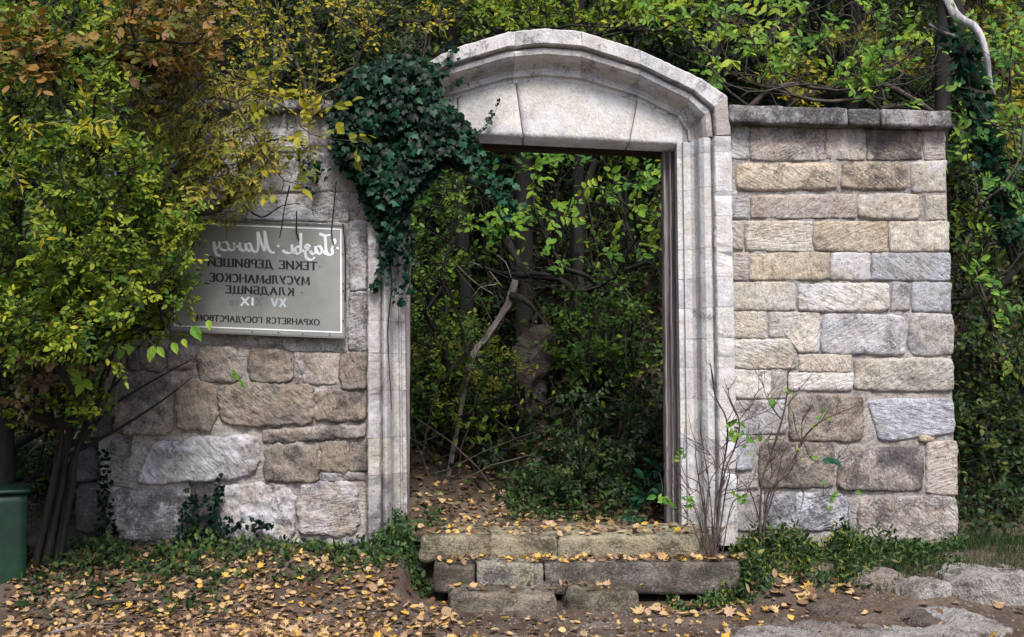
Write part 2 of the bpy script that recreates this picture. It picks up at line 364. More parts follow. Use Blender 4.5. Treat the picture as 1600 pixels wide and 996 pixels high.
RS = [  # u0 v0 u1 v1 colour dirt lime bulge rough chis
 (1141, 199, 1170, 248, GR, .30, .4, .006), (1172, 197, 1288, 250, PK, .36, .35, .008), (1290, 199, 1350, 250, PK, .2, .35, .008), (1354, 202, 1440, 250, BR, .50, .2, .012), (1443, 204, 1477, 250, PK, .25, .3, .012),
 (1150, 255, 1308, 298, TN, .36, .25, .032), (1317, 254, 1418, 297, TN, .42, .2, .03), (1423, 252, 1478, 300, CR, .2, .35, .018),
 (1141, 302, 1169, 342, GR, .3, .3, .008), (1173, 304, 1338, 342, PK, .2, .3, .012), (1341, 304, 1437, 343, CR, .22, .3, .02), (1446, 307, 1479, 344, CR, .28, .3, .018),
 (1143, 346, 1160, 390, PK, .2, .3, .008), (1164, 345, 1267, 393, CR, .15, .3, .016), (1270, 346, 1385, 393, TN, .15, .15, .014), (1388, 346, 1482, 394, CR, .12, .25, .016),
 (1143, 395, 1169, 438, PK, .15, .4, .008), (1173, 395, 1297, 438, TN, .12, .25, .014), (1299, 396, 1360, 438, CR, .1, .5, .014), (1362, 396, 1484, 439, BL, .2, .3, .016),
 (1145, 441, 1242, 485, CR, .12, .35, .014), (1247, 442, 1390, 487, WH, .2, .45, .02), (1393, 442, 1420, 487, GR, .34, .3, .014), (1424, 442, 1486, 488, BL, .32, .3, .016),
 (1145, 487, 1197, 530, CR, .15, .3, .01), (1200, 487, 1281, 552, WH, .08, .3, .008), (1284, 491, 1415, 555, GR, .32, .45, .028), (1420, 491, 1489, 556, GR, .32, .3, .02),
 (1145, 532, 1246, 577, CR, .15, .35, .012), (1250, 554, 1330, 581, CR, .12, .35, .012), (1335, 559, 1490, 612, CR, .28, .3, .03),
 (1147, 579, 1203, 624, WH, .15, .35, .01), (1205, 581, 1230, 622, PK, .25, .3, .008), (1232, 584, 1333, 611, WH, .12, .4, .016),
 (1147, 627, 1227, 678, GR, .34, .4, .014), (1232, 616, 1348, 690, BR, .40, .2, .03), (1355, 623, 1493, 688, BL, .24, .35, .026), (1437, 676, 1462, 690, TN, .3, .1, .028),
 (1147, 682, 1177, 736, GR, .25, .4, .01), (1186, 690, 1305, 763, BR, .44, .2, .03), (1309, 699, 1443, 767, PK, .48, .3, .03), (1449, 690, 1495, 773, PK, .18, .25, .012),
 (1148, 740, 1184, 766, GR, .35, .2, .014), (1150, 770, 1182, 830, GR, .3, .3, .014), (1186, 771, 1240, 828, BL, .40, .5, .028), (1242, 771, 1328, 830, BL, .42, .5, .026), (1341, 776, 1497, 868, PK, .40, .35, .026),
]
for i, (a, b1, c_, d, col, di, li, bu) in enumerate(RS):
    q = q4(a-.7, b1-.7, c_+.7, d+.7, 1.6)
    if (a, b1) == (1200, 487): q = [(1200, 487), (1281, 488), (1281, 552), (1247, 552)]
    if (a, b1) == (1355, 623): q = [(1355, 624), (1492, 622), (1493, 678), (1372, 692)]
    j = random.uniform(1.05, 1.22); di *= .84
    stone(RW, q, 0.0, bu*.62, .010 if bu > .019 else .005, .2, tuple(np.array(col)*j), di, li, rnd=.16 if bu > .019 else .06, chis=.007 if bu > .025 else .004)
stone(RW, [(1202, 487), (1250, 487), (1246, 529), (1201, 528)], 0.002, .008, .004, .2, WH, .08, .3)   # foot of the L-shaped block
# coping: long slabs
def coping(u0, v0, u1, v1, vb0, vb1, y0=-.10, y1=.46, **k):
    A = P(u0, v0, y0); B = P(u1, v1, y0); Cb = P(u0, vb0, y0); D = P(u1, vb1, y0)
    x0, x1 = A[0], B[0]
    def sk(p):
        t = (p[0]-x0)/(x1-x0)
        zt = A[2]*(1-t)+B[2]*t; zb = Cb[2]*(1-t)+D[2]*t
        return np.array([p[0], p[1], zb+(zt-zb)*p[2]])
    # p[2] is 0..1 here
    return rbox('coping_stone', x0, x1, y0, y1, 0, 1, M_coping, RW, res=.028, rad=.03, amp=.012, freq=9, skew=lambda p: sk(p), **k)
# use metre-height boxes, then lean them
def cop(u0, u1, vt, vb, col, dirt, lime, y0=-.10, tilt=0.03):
    A = P(u0, vt, y0); B = P(u1, vt, y0); D = P(u0, vb, y0)
    x0 = A[0]
    return rbox('coping_stone', A[0], B[0], y0, .50, D[2], A[2], M_coping, RW, res=.02, rad=.012, amp=.012, freq=9, col=col, dirt=dirt, lime=lime,
                skew=lambda p: np.array([p[0], p[1], p[2]-(p[0]-x0)*tilt]))
cop(1139, 1325, 163, 191, (.26, .25, .25), .40, .42)
cop(1326.5, 1375, 169, 195, (.25, .24, .24), .42, .38)
cop(1377, 1487, 170, 196, (.36, .34, .33), .36, .40)

# ---- left wall
LW = thing('stone_wall', 'weathered rough stone wall with the plaque, left of the gateway', 'wall', (*P(360, 850, .1)[:2], .2))
core(LW, [(165, 172), (574, 172), (574, 885), (150, 885)], .008, .50)
LS = [
 (262, 540, 304, 578, PK, .30, .35, .014), (308, 542, 375, 596, PK, .34, .25, .02), (388, 546, 455, 597, BR, .25, .15, .02), (458, 552, 528, 602, PK, .30, .35, .016), (531, 553, 573, 611, BR, .35, .2, .02),
 (178, 583, 270, 680, PK, .32, .30, .038), (275, 596, 338, 673, BR, .20, .15, .03), (343, 599, 490, 666, BR, .26, .15, .03), (493, 611, 573, 659, BR, .38, .15, .024),
 (214, 684, 404, 752, GR, .30, .50, .045), (408, 663, 573, 690, PK, .36, .25, .03), (415, 694, 499, 754, BR, .34, .15, .03), (502, 690, 544, 738, BR, .22, .1, .02), (547, 692, 573, 738, BR, .4, .1, .012),
 (172, 684, 206, 714, GR, .4, .3, .02), (173, 718, 198, 760, GR, .35, .3, .015), (156, 714, 171, 764, GR, .35, .2, .015), (502, 740, 570, 751, GR, .3, .3, .012),
 (170, 764, 296, 846, GR, .42, .45, .04), (298, 752, 344, 850, GR, .52, .2, .02), (347, 758, 461, 846, PK, .32, .50, .035), (466, 754, 560, 838, PK, .34, .42, .03), (466, 842, 570, 860, GR, .4, .3, .02), (345, 848, 463, 862, GR, .5, .2, .02),
 (132, 640, 176, 682, GR, .5, .15, .03), (200, 540, 260, 580, PK, .35, .25, .02), (165, 525, 198, 580, PK, .35, .25, .02), (108, 700, 152, 754, GR, .52, .1, .03), (120, 758, 165, 832, GR, .52, .1, .03),
 (170, 176, 262, 238, GR, .30, .55, .008), (265, 176, 380, 236, WH, .30, .5, .008), (383, 176, 480, 238, GR, .30, .5, .008), (483, 176, 573, 240, GR, .42, .3, .008),
 (170, 241, 300, 300, GR, .30, .5, .008), (303, 239, 420, 300, WH, .26, .55, .010), (423, 241, 573, 300, GR, .38, .45, .008),
 (170, 303, 342, 345, GR, .30, .5, .008), (345, 304, 488, 346, WH, .24, .6, .012), (491, 303, 543, 344, GR, .38, .4, .010), (546, 303, 573, 344, GR, .42, .3, .010),
 (170, 348, 300, 450, GR, .3, .4, .008), (303, 348, 440, 450, GR, .3, .4, .008), (443, 348, 543, 450, GR, .3, .4, .008), (546, 347, 573, 455, GR, .38, .45, .010),
 (170, 453, 300, 522, GR, .3, .4, .008), (303, 453, 440, 538, GR, .3, .4, .008), (443, 453, 543, 548, GR, .3, .4, .008), (546, 458, 573, 546, GR, .42, .4, .010),
]
for (a, b1, c_, d, col, di, li, bu) in LS:
    q = q4(a-1.5, b1-1.5, c_+1.5, d+1.5, 2.2)
    if (a, b1) == (214, 684): q = [(238, 690), (404, 676), (403, 748), (208, 760)]
    if (a, b1) == (408, 663): q = [(408, 672), (573, 661), (573, 686), (410, 694)]
    j = random.uniform(.9, 1.08)
    if d < 548: bu = bu*.6; di -= .05; col = tuple(.5*np.array(col)+.5*np.array(GR))
    stone(LW, q, 0.0, bu*.8, .018 if bu > .019 else .007, .2, tuple(np.array(col)*(.98 if b1 > 500 else 1.1)*j), di-.01, li, rnd=.22 if bu > .019 else .05,
          chis=.015 if (bu > .034) else .006, edge=.020 if bu > .019 else .010)
# capping of the left wall, mostly under the leaves
for a, b_ in ((166, 300), (302, 440), (442, 572)):
    A = P(a, 156, -.08); B = P(b_, 174, -.08)
    rbox('coping_stone', A[0], B[0], -.08, .50, B[2], A[2], M_coping, LW, res=.03, rad=.012, amp=.012, freq=9, col=(.24, .23, .24), dirt=.4, lime=.45)

# ------------------------------------------------------------------ gateway
GW = thing('stone_gateway', 'pale moulded stone gateway with segmental arch and blank tympanum', 'gateway', (*P(850, 840, .1)[:2], .3))
# profile: w from inner (0) to outer (1) edge, y front depth
PROF = [(0, .22), (0, .115), (.10, .112), (.115, .085), (.15, .082), (.19, .095), (.26, .092), (.33, .070), (.37, .030), (.375, .008), (.40, -.012), (.47, -.040), (.54, -.046), (.60, -.034), (.635, -.012), (.645, -.010), (.655, -.072), (.68, -.082), (.97, -.085), (1.0, -.078), (1.0, .22)]
def loft(inner, outer, name, res=.03, col=WH, dirt=.15, lime=.35, gap=.0009, prof=PROF, chip=.003, lab=None):
    I = [P(*p, 0) for p in inner]; O = [P(*p, 0) for p in outer]
    n = len(I); # resample
    seg = []
    for k in range(n-1):
        m_ = max(1, int(max(np.linalg.norm(I[k+1]-I[k]), np.linalg.norm(O[k+1]-O[k]))/res))
        for t in range(m_): seg.append((I[k]+(I[k+1]-I[k])*t/m_, O[k]+(O[k+1]-O[k])*t/m_))
    seg.append((I[-1], O[-1]))
    # joint gaps
    def shr(a, b_, g_): d = b_-a; l = np.linalg.norm(d); return a+d*min(.4, g_/max(l, 1e-6))
    seg[0] = (shr(seg[0][0], seg[1][0], gap), shr(seg[0][1], seg[1][1], gap))
    seg[-1] = (shr(seg[-1][0], seg[-2][0], gap), shr(seg[-1][1], seg[-2][1], gap))
    V = []; F = []; K = len(prof); sd_ = random.random()*9
    for si, (a, b_) in enumerate(seg):
        end = .0010 if si in (0, len(seg)-1) else 0
        for w_, y in prof:
            p = a+(b_-a)*w_
            yy = y
            if y < .4:
                n_ = fr((p[0]*7+sd_, 2, p[2]*7), 4); n2 = mn.noise(Vector((p[0]*40, sd_, p[2]*40)))
                yy += chip*n_+chip*.5*n2+end
                ch = mn.noise(Vector((p[0]*13, sd_+5, p[2]*13)))
                if w_ > .6 and ch > .35: yy += (ch-.35)*.06
                if w_ in (1.0, .645, .655): p = p+(a-b_)*.02*n2
            V.append((p[0], yy, p[2]))
    for s in range(len(seg)-1):
        for k in range(K-1):
            a0 = s*K+k; F.append((a0, a0+1, a0+K+1, a0+K))
        F.append((s*K+K-1, s*K, (s+1)*K, (s+1)*K+K-1))
    F.append(tuple(range(K-1, -1, -1))); F.append(tuple((len(seg)-1)*K+k for k in range(K)))
    me = mesh(name, V, F, False)
    import bmesh
    bm = bmesh.new(); bm.from_mesh(me); bmesh.ops.recalc_face_normals(bm, faces=bm.faces); bm.to_mesh(me); bm.free()
    o = lk(name, me, M_gate, GW); j = random.uniform(.93, 1.05)
    o.color = (*(np.array(col)*j), 1); o['dirt'] = float(dirt); o['lime'] = float(lime)
    if lab: o['label'] = lab
    return o
# right jamb, coursed
def rin(v): return 1062+(v-240)*.013
def rout(v): return 1137.5+(v-165)*.017
vs = [217, 241, 294, 340, 388, 434, 481, 529, 574, 624, 687, 738, 790, 850]
for k in range(len(vs)-1):
    a, b_ = vs[k], vs[k+1]
    loft([(rin(a), a), (rin(b_), b_)], [(rout(a), a), (rout(b_), b_)], 'jamb_stone', col=(.62, .61, .60) if k not in (5, 8, 10) else (.56, .55, .56),
         dirt=[.1, .08, .1, .2, .1, .1, .28, .1, .28, .12, .26, .12, .3][k], lime=.4)
# left jamb
def lin(v): return 628+(v-340)*.012
def lout(v): return 577.0
vs = [214, 270, 330, 392, 454, 502, 552, 610, 684, 741, 831, 862]
for k in range(len(vs)-1):
    a, b_ = vs[k], vs[k+1]
    loft([(lin(a), a), (lin(b_), b_)], [(lout(a), a), (lout(b_), b_)], 'jamb_stone', col=(.46, .445, .44) if k < 8 else (.42, .40, .375),
         dirt=[.4, .3, .25, .25, .2, .22, .2, .26, .22, .36, .45][k], lime=.35, chip=.006)
# arch
IN = [(628, 214), (629, 205), (641, 184), (702, 150), (790, 124), (849, 118.5), (910, 124), (998, 151), (1059, 183), (1071, 205), (1072, 217)]
OU = [(577, 214), (577, 164), (590, 152), (702, 84), (795, 56), (850, 51), (907, 55), (998, 84), (1092, 128), (1133, 156), (1138, 163)]
def cut(i0, i1): return IN[i0:i1+1], OU[i0:i1+1]
def lerp2(a, b_, t): return (a[0]+(b_[0]-a[0])*t, a[1]+(b_[1]-a[1])*t)
J1 = (lerp2(IN[4], IN[5], .2), lerp2(OU[4], OU[5], .2))
i0, o0 = cut(0, 1); loft(i0+[IN[2]], o0+[OU[2]], 'arch_stone', dirt=.4)
loft([IN[2], IN[3]], [OU[2], OU[3]], 'arch_stone', dirt=.3, res=.03)
loft([IN[3], IN[4], J1[0]], [OU[3], OU[4], J1[1]], 'arch_stone', col=(.61, .60, .60), dirt=.29, lime=.38)
loft([J1[0], IN[5], IN[6]], [J1[1], OU[5], OU[6]], 'arch_stone', col=(.61, .60, .60), dirt=.29, lime=.38)
loft([IN[6], IN[7]], [OU[6], OU[7]], 'arch_stone', col=(.61, .60, .60), dirt=.29, lime=.38)
loft([IN[7], IN[8]], [OU[7], OU[8]], 'arch_stone', col=(.61, .60, .60), dirt=.29, lime=.38)
KM = (1109.5, 163)
loft([IN[8], IN[9]], [OU[8], OU[9]], 'arch_stone', col=(.61, .60, .60), dirt=.29, lime=.38)
loft([IN[9], IN[10]], [OU[9], (1138, 215)], 'kneeler_stone', col=(.42, .38, .37), dirt=.22, lime=.3, lab='pinkish kneeler stone with cracks where the arch meets the right jamb')
# tympanum: four dressed blocks, bottom edge sloping slightly
def bot(u): return 211.5+(u-745)*.046
def itop(u):
    for a, b_ in zip(IN[1:], IN[2:]):
        if a[0] <= u <= b_[0]: t = (u-a[0])/(b_[0]-a[0]+1e-9); return a[1]+(b_[1]-a[1])*t
    return 205
def tymp(uL, uR, slL, slR, **k):
    nu, nv = 24, 12; V = []; y = .118
    for j in range(nv+1):
        t = j/nv
        for i in range(nu+1):
            s = i/nu
            top_l, top_r = uL-slL, uR-slR
            ut = top_l+(top_r-top_l)*s; ub = uL+(uR-uL)*s
            vt = itop(ut)-3; vb = bot(ub)
            p = P(ut+(ub-ut)*t, vt+(vb-vt)*t, y)
            e = .004 if i in (0, nu) or j == nv else 0
            V.append((p[0], y+e+.004*fr((p[0]*5, 3, p[2]*5), 4), p[2]))
    nn = nu+1
    F = [(j*nn+i, (j+1)*nn+i, (j+1)*nn+i+1, j*nn+i+1) for j in range(nv) for i in range(nu)]
    ring = list(range(nn))+[j*nn+nu for j in range(1, nv+1)]+[nv*nn+i for i in range(nu-1, -1, -1)]+[j*nn for j in range(nv-1, 0, -1)]
    k0 = len(V)
    for r_ in ring: V.append((V[r_][0], .36, V[r_][2]))
    m_ = len(ring)
    F += [(ring[k], ring[(k+1) % m_], k0+(k+1) % m_, k0+k) for k in range(m_)]+[tuple(k0+k for k in range(m_-1, -1, -1))]
    o = lk('tympanum_stone', mesh('tympanum_stone', V, F, True), M_gate, GW); o.color = (*(k.get('col', (.64, .635, .62))), 1); o['dirt'] = k.get('dirt', .1); o['lime'] = .4
    return o
tymp(631, 717, 0, 4, dirt=.3); tymp(718.2, 817, 4, 13, dirt=.12); tymp(818.6, 983, 13, -14, dirt=.1); tymp(984.2, 1068, -14, 0, dirt=.12)
# timber lintel behind the tympanum and the timber frame
A = P(622, 207, .19); B = P(1072, 231, .30)
def plank(name, u0, v0, u1, v1, y0, y1, mat, tilt=0, amp=.006):
    a = P(u0, v0, y0); b_ = P(u1, v1, y0)
    x0 = a[0]
    o = rbox(name, a[0], b_[0], y0, y1, min(a[2], b_[2]), max(a[2], b_[2]), mat, GW, res=.03, rad=.008, amp=amp, freq=14,
             skew=(lambda p: np.array([p[0], p[1], p[2]-(p[0]-x0)*tilt])))
    return o
def vpost(name, u0, u1, v0, v1, y0, y1, mat, amp=.008):
    a = P(u0, v0, y0); b_ = P(u1, v1, y0)
    return rbox(name, a[0], b_[0], y0, y1, b_[2], a[2], mat, GW, res=.03, rad=.012, amp=amp, freq=10)
plank('lintel_beam', 626, 205, 1071, 218, .365, .44, M_lint, .046)
plank('lintel_board', 622, 205, 1066, 226, .445, .56, M_lint, .040)
vpost('door_frame_post', 1036.5, 1045.5, 234, 860, .262, .40, M_frame)
vpost('door_frame_post', 1045.9, 1054.5, 234, 860, .236, .40, M_frame)
vpost('door_frame_post', 1054.8, 1068, 232, 860, .228, .40, M_frame)
vpost('door_frame_back', 1036, 1066, 236, 860, .300, .42, M_frame)
o = vpost('door_frame_post', 632, 638, 226, 850, .24, .34, M_frame); o['label'] = 'narrow timber strip inside the left jamb'

# ------------------------------------------------------------------ plaque with mirror-written lettering
SIGN_Y = -.075
sc_ = 7.0/FPX*(7+SIGN_Y)/7
SG = thing('information_plaque', 'grey metal plaque with white border and mirrored Cyrillic lettering on the left wall', 'sign', P(400, 440, SIGN_Y))
O0 = P(538.5, 353, SIGN_Y); TL = .040
def sp(s, t, y):
    return (O0[0]-s*sc_*math.cos(TL)+t*sc_*math.sin(TL)*0.35, y, O0[2]-t*sc_+s*sc_*math.sin(TL))
def splate(name, s0, t0, s1, t1, yf, yb, mat, ns=1):
    V = [sp(s0, t0, yf), sp(s1, t0, yf), sp(s1, t1, yf), sp(s0, t1, yf), sp(s0, t0, yb), sp(s1, t0, yb), sp(s1, t1, yb), sp(s0, t1, yb)]
    F = [(0, 1, 2, 3), (7, 6, 5, 4), (0, 4, 5, 1), (1, 5, 6, 2), (2, 6, 7, 3), (3, 7, 4, 0)]
    return lk(name, mesh(name, V, F), mat, SG)
M_sign = simple_mat('dull_grey_painted_metal', (.235, .24, .23), (.325, .325, .31), 3.5, rough=.42, bump=.04, metallic=.25)
M_edge = simple_mat('plaque_frame_metal', (.11, .11, .105), (.2, .2, .19), 9, rough=.5, bump=.1, metallic=.3)
M_white = simple_mat('white_paint', (.74, .77, .82), (.88, .90, .92), 30, rough=.5, bump=.02)
M_black = simple_mat('black_letter_paint', (.006, .006, .007), (.02, .02, .02), 30, rough=.5, bump=.02)
M_grey = simple_mat('faded_blue_grey_paint', (.10, .13, .16), (.22, .26, .30), 40, rough=.5, bump=.02)
M_pale = simple_mat('worn_pale_paint', (.34, .40, .47), (.62, .66, .72), 60, rough=.5, bump=.02)
splate('panel', 0, 0, 273, 177, SIGN_Y, SIGN_Y+.03, M_sign)
for s0, t0, s1, t1 in ((0, -1.2, 273, 1.6), (0, 175, 273, 178), (-1, 1.8, 1.6, 174.8), (271.5, 1.8, 274.5, 174.8)):
    splate('edge_frame', s0, t0, s1, t1, SIGN_Y-.006, SIGN_Y+.028, M_edge)
for s0, t0, s1, t1 in ((5, 5.2, 268, 7.2), (5, 167.3, 268, 169.2), (5, 7.4, 7.1, 167.1), (266, 7.4, 268, 167.1)):
    splate('border_line', s0, t0, s1, t1, SIGN_Y-.0016, SIGN_Y-.0002, M_white)
def disc(name, s, t, r, mat, y=SIGN_Y-.0075, d=.002):
    V = []; n = 10
    for yy in (y, y+d): V += [sp(s+r*math.cos(a*2*math.pi/n), t+r*math.sin(a*2*math.pi/n), yy) for a in range(n)]
    F = [tuple(range(n)), tuple(range(2*n-1, n-1, -1))]+[(i, n+i, n+(i+1) % n, (i+1) % n) for i in range(n)]
    return lk(name, mesh(name, V, F), mat, SG)
for s, t in ((3, 45), (3, 92), (2.6, 103), (3, 150), (24, 173), (66, 173), (104, 173), (145, 173), (210, 173), (130, .3), (200, .3), (60, .3)):
    disc('screw', s, t, 1.1, M_black)
# stroke alphabet: x right, y up, height 1; drawn with a broad nib
def arc(cx, cy, rx, ry, a0, a1, n=12):
    return [(cx+rx*math.cos(math.radians(a0+(a1-a0)*i/n)), cy+ry*math.sin(math.radians(a0+(a1-a0)*i/n))) for i in range(n+1)]
G = {
 'Т': (.72, [[(.36, 0), (.36, 1)], [(.02, .88), (.04, 1), (.68, 1), (.70, .88)], [(.26, 0), (.46, 0)]]),
 'Е': (.56, [[(.08, 0), (.08, 1)], [(.02, 1), (.50, 1), (.52, .88)], [(.08, .52), (.42, .52)], [(.02, 0), (.52, 0), (.56, .14)]]),
 'К': (.70, [[(.08, 0), (.08, 1)], [(.08, .5), (.20, .5), (.40, .72), (.52, 1), (.62, .98)], [(.22, .52), (.42, .40), (.56, .06), (.68, 0)], [(.0, 0), (.16, 0)], [(0, 1), (.16, 1)]]),
 'И': (.78, [[(.08, 0), (.08, 1)], [(.70, 0), (.70, 1)], [(.08, .08), (.70, .92)], [(0, 0), (.18, 0)], [(.6, 0), (.8, 0)], [(0, 1), (.18, 1)], [(.6, 1), (.8, 1)]]),
 'Д': (.80, [[(.62, .06), (.62, 1), (.36, 1), (.28, .60), (.14, .06)], [(.02, -.2), (.04, .04), (.76, .04), (.78, -.2)]]),
 'Р': (.58, [[(.08, 0), (.08, 1)], [(.02, 1), (.28, 1)]+arc(.28, .74, .26, .26, 90, -90)+[(.08, .48)], [(0, 0), (.2, 0)]]),
 'В': (.60, [[(.08, 0), (.08, 1)], [(.02, 1), (.26, 1)]+arc(.26, .77, .22, .23, 90, -90)+[(.08, .54)], [(.26, .54)]+arc(.28, .27, .27, .27, 90, -90)+[(.02, 0)]]),
 'Ш': (1.04, [[(.08, 0), (.08, 1)], [(.52, 0), (.52, 1)], [(.96, 0), (.96, 1)], [(.02, 0), (1.02, 0)], [(0, 1), (.16, 1)], [(.44, 1), (.60, 1)], [(.88, 1), (1.04, 1)]]),
 'М': (.94, [[(.10, 0), (.16, 1)], [(.16, 1), (.47, .12), (.78, 1)], [(.78, 1), (.84, 0)], [(.02, 0), (.2, 0)], [(.74, 0), (.94, 0)]]),
 'У': (.66, [[(.04, 1), (.34, .38)], [(.62, 1), (.34, .32), (.22, .06), (.08, .02)], [(-.02, 1), (.14, 1)], [(.54, 1), (.68, 1)]]),
 'С': (.68, [arc(.40, .5, .34, .5, 48, 312, 18)]),
 'Л': (.74, [[(.62, 0), (.62, 1), (.32, 1), (.26, .4), (.16, .06), (.02, .04)], [(.54, 0), (.72, 0)]]),
 'Ь': (.58, [[(.08, 0), (.08, 1)], [(.08, .54), (.26, .54)]+arc(.28, .27, .26, .27, 90, -90)+[(.02, 0)], [(0, 1), (.16, 1)]]),
 'А': (.78, [[(.06, 0), (.38, 1)], [(.38, 1), (.70, 0)], [(.18, .36), (.58, .36)], [(0, 0), (.16, 0)], [(.6, 0), (.80, 0)]]),
 'Н': (.78, [[(.08, 0), (.08, 1)], [(.70, 0), (.70, 1)], [(.08, .52), (.70, .52)], [(0, 0), (.18, 0)], [(.6, 0), (.8, 0)], [(0, 1), (.18, 1)], [(.6, 1), (.8, 1)]]),
 'О': (.82, [arc(.41, .5, .36, .5, 0, 360, 24)]),
 'Б': (.60, [[(.08, 0), (.08, 1)], [(.02, 1), (.48, 1), (.50, .88)], [(.08, .56), (.26, .56)]+arc(.28, .28, .27, .28, 90, -90)+[(.02, 0)]]),
 'Щ': (1.10, [[(.08, 0), (.08, 1)], [(.50, 0), (.50, 1)], [(.92, 0), (.92, 1)], [(.02, 0), (1.06, 0), (1.08, -.2)], [(0, 1), (.16, 1)], [(.84, 1), (1.0, 1)]]),
 'Х': (.72, [[(.06, 1), (.66, 0)], [(.64, 1), (.06, 0)], [(0, 1), (.16, 1)], [(.56, 0), (.72, 0)]]),
 'Я': (.66, [[(.56, 0), (.56, 1)], [(.60, 1), (.34, 1)]+arc(.34, .76, .24, .24, 90, 270)+[(.56, .52)], [(.34, .52), (.2, .14), (.06, 0)], [(.48, 0), (.64, 0)]]),
 'Г': (.56, [[(.08, 0), (.08, 1)], [(.02, 1), (.50, 1), (.52, .86)], [(0, 0), (.18, 0)]]),
 'V': (.72, [[(.04, 1), (.36, 0)], [(.36, 0), (.66, 1)]]),
 'I': (.22, [[(.10, 0), (.10, 1)]]),
 'в': (.50, [[(.08, 0), (.08, .62)], [(.08, .62), (.22, .62)]+arc(.24, .48, .16, .14, 90, -90, 6)+[(.08, .34)], [(.24, .34)]+arc(.26, .17, .19, .17, 90, -90, 6)+[(.08, 0)]]),
 '–': (.55, [[(.05, .45), (.5, .45)]]), '·': (.30, [[(.08, .45), (.22, .45)]]), ' ': (.42, []), '.': (.2, [[(.06, .05), (.14, .05)]]),
}
G['Й'] = (.78, G['И'][1]+[arc(.39, 1.24, .16, .12, 200, 340, 6)])
def ribbon(pts, thick, thin, off, nib=None):
    """thick on vertical strokes, thin on horizontals"""
    V = []; n = len(pts)
    for i in range(n):
        a = pts[max(i-1, 0)]; b_ = pts[min(i+1, n-1)]
        dx, dy = b_[0]-a[0], b_[1]-a[1]; l = math.hypot(dx, dy) or 1
        dx /= l; dy /= l
        if nib is None: w_ = thin+(thick-thin)*abs(dy)
        else: w_ = thin+(thick-thin)*abs(dx*math.sin(nib)-dy*math.cos(nib))
        V.append((pts[i][0]-dy*w_/2, pts[i][1]+dx*w_/2)); V.append((pts[i][0]+dy*w_/2, pts[i][1]-dx*w_/2))
    return V, [(2*i, 2*i+1, 2*i+3, 2*i+2) for i in range(n-1)]
def lettering(groups, mat, thick, thin, label, nib=None):
    for g_ in groups: letter_(g_, mat, thick, thin, label, nib)
def letter_(strokes, mat, thick, thin, label, nib=None):
    V = []; F = []
    for k, pts in enumerate(strokes):
        v, f = ribbon(pts, thick, thin, 0, nib); o = len(V)
        y = SIGN_Y-.0016-.00002*k
        V += [sp(a, b_, y) for a, b_ in v]; F += [tuple(i+o for i in q) for q in f]
    ob = lk('letter', mesh('letter', V, F), mat, SG); ob['label'] = label; return ob
def line(text, s0, s1, t, h, slantfix=0):
    w_ = sum(G[c_][0]+.12 for c_ in text)-.12; kx = (s1-s0)/w_; x = s0; out_ = []; groups = []
    for c_ in text:
        gw, st = G[c_]
        if st: groups.append([[(x+a*kx, t-b_*h) for a, b_ in p] for p in st])
        x += (gw+.12)*kx
    return groups
lettering(line('·ТЕКИЕ ДЕРВИШЕЙ·', 37, 222, 72, 12.5), M_black, 3.3, 1.5, 'black mirrored Cyrillic line, second from the top')
lettering(line('МУСУЛЬМАНСКОЕ', 55, 212, 96, 12.5), M_black, 3.3, 1.5, 'black mirrored Cyrillic line, third from the top')
lettering(line('· КЛАДБИЩЕ', 65, 187, 113.5, 11.5), M_black, 3.2, 1.5, 'black mirrored Cyrillic line, fourth from the top')
lettering(line('ХV', 92, 116, 132, 13), M_pale, 3.2, 1.8, 'pale mirrored numeral XV')
lettering(line('–Х', 119, 141, 132, 13), M_grey, 3.0, 1.5, 'faded dash and X of the numeral')
lettering(line('IХ', 143, 164, 132, 13), M_white, 3.4, 2.0, 'white mirrored numeral IX')
lettering(line('вв.', 167, 185, 132, 12), M_grey, 2.0, 1.1, 'small faded letters after the numerals')
lettering(line('ОХРАНЯЕТСЯ ГОСУДАРСТВОМ', 40, 233, 158.5, 9), M_black, 2.3, 1.1, 'smaller black mirrored line along the bottom')
B0 = 47.0
def cur(*p): # catmull through points, s right, h up from baseline
    pts = [np.array(q, float) for q in p]; pts = [pts[0]]+pts+[pts[-1]]; o_ = []
    for i in range(1, len(pts)-2):
        for t in np.linspace(0, 1, 7)[:-1]:
            a, b_, c_, d = pts[i-1:i+3]
            q = .5*((2*b_)+(-a+c_)*t+(2*a-5*b_+4*c_-d)*t*t+(-a+3*b_-3*c_+d)*t**3); o_.append((q[0], B0-q[1]))
    o_.append((pts[-2][0], B0-pts[-2][1])); return o_
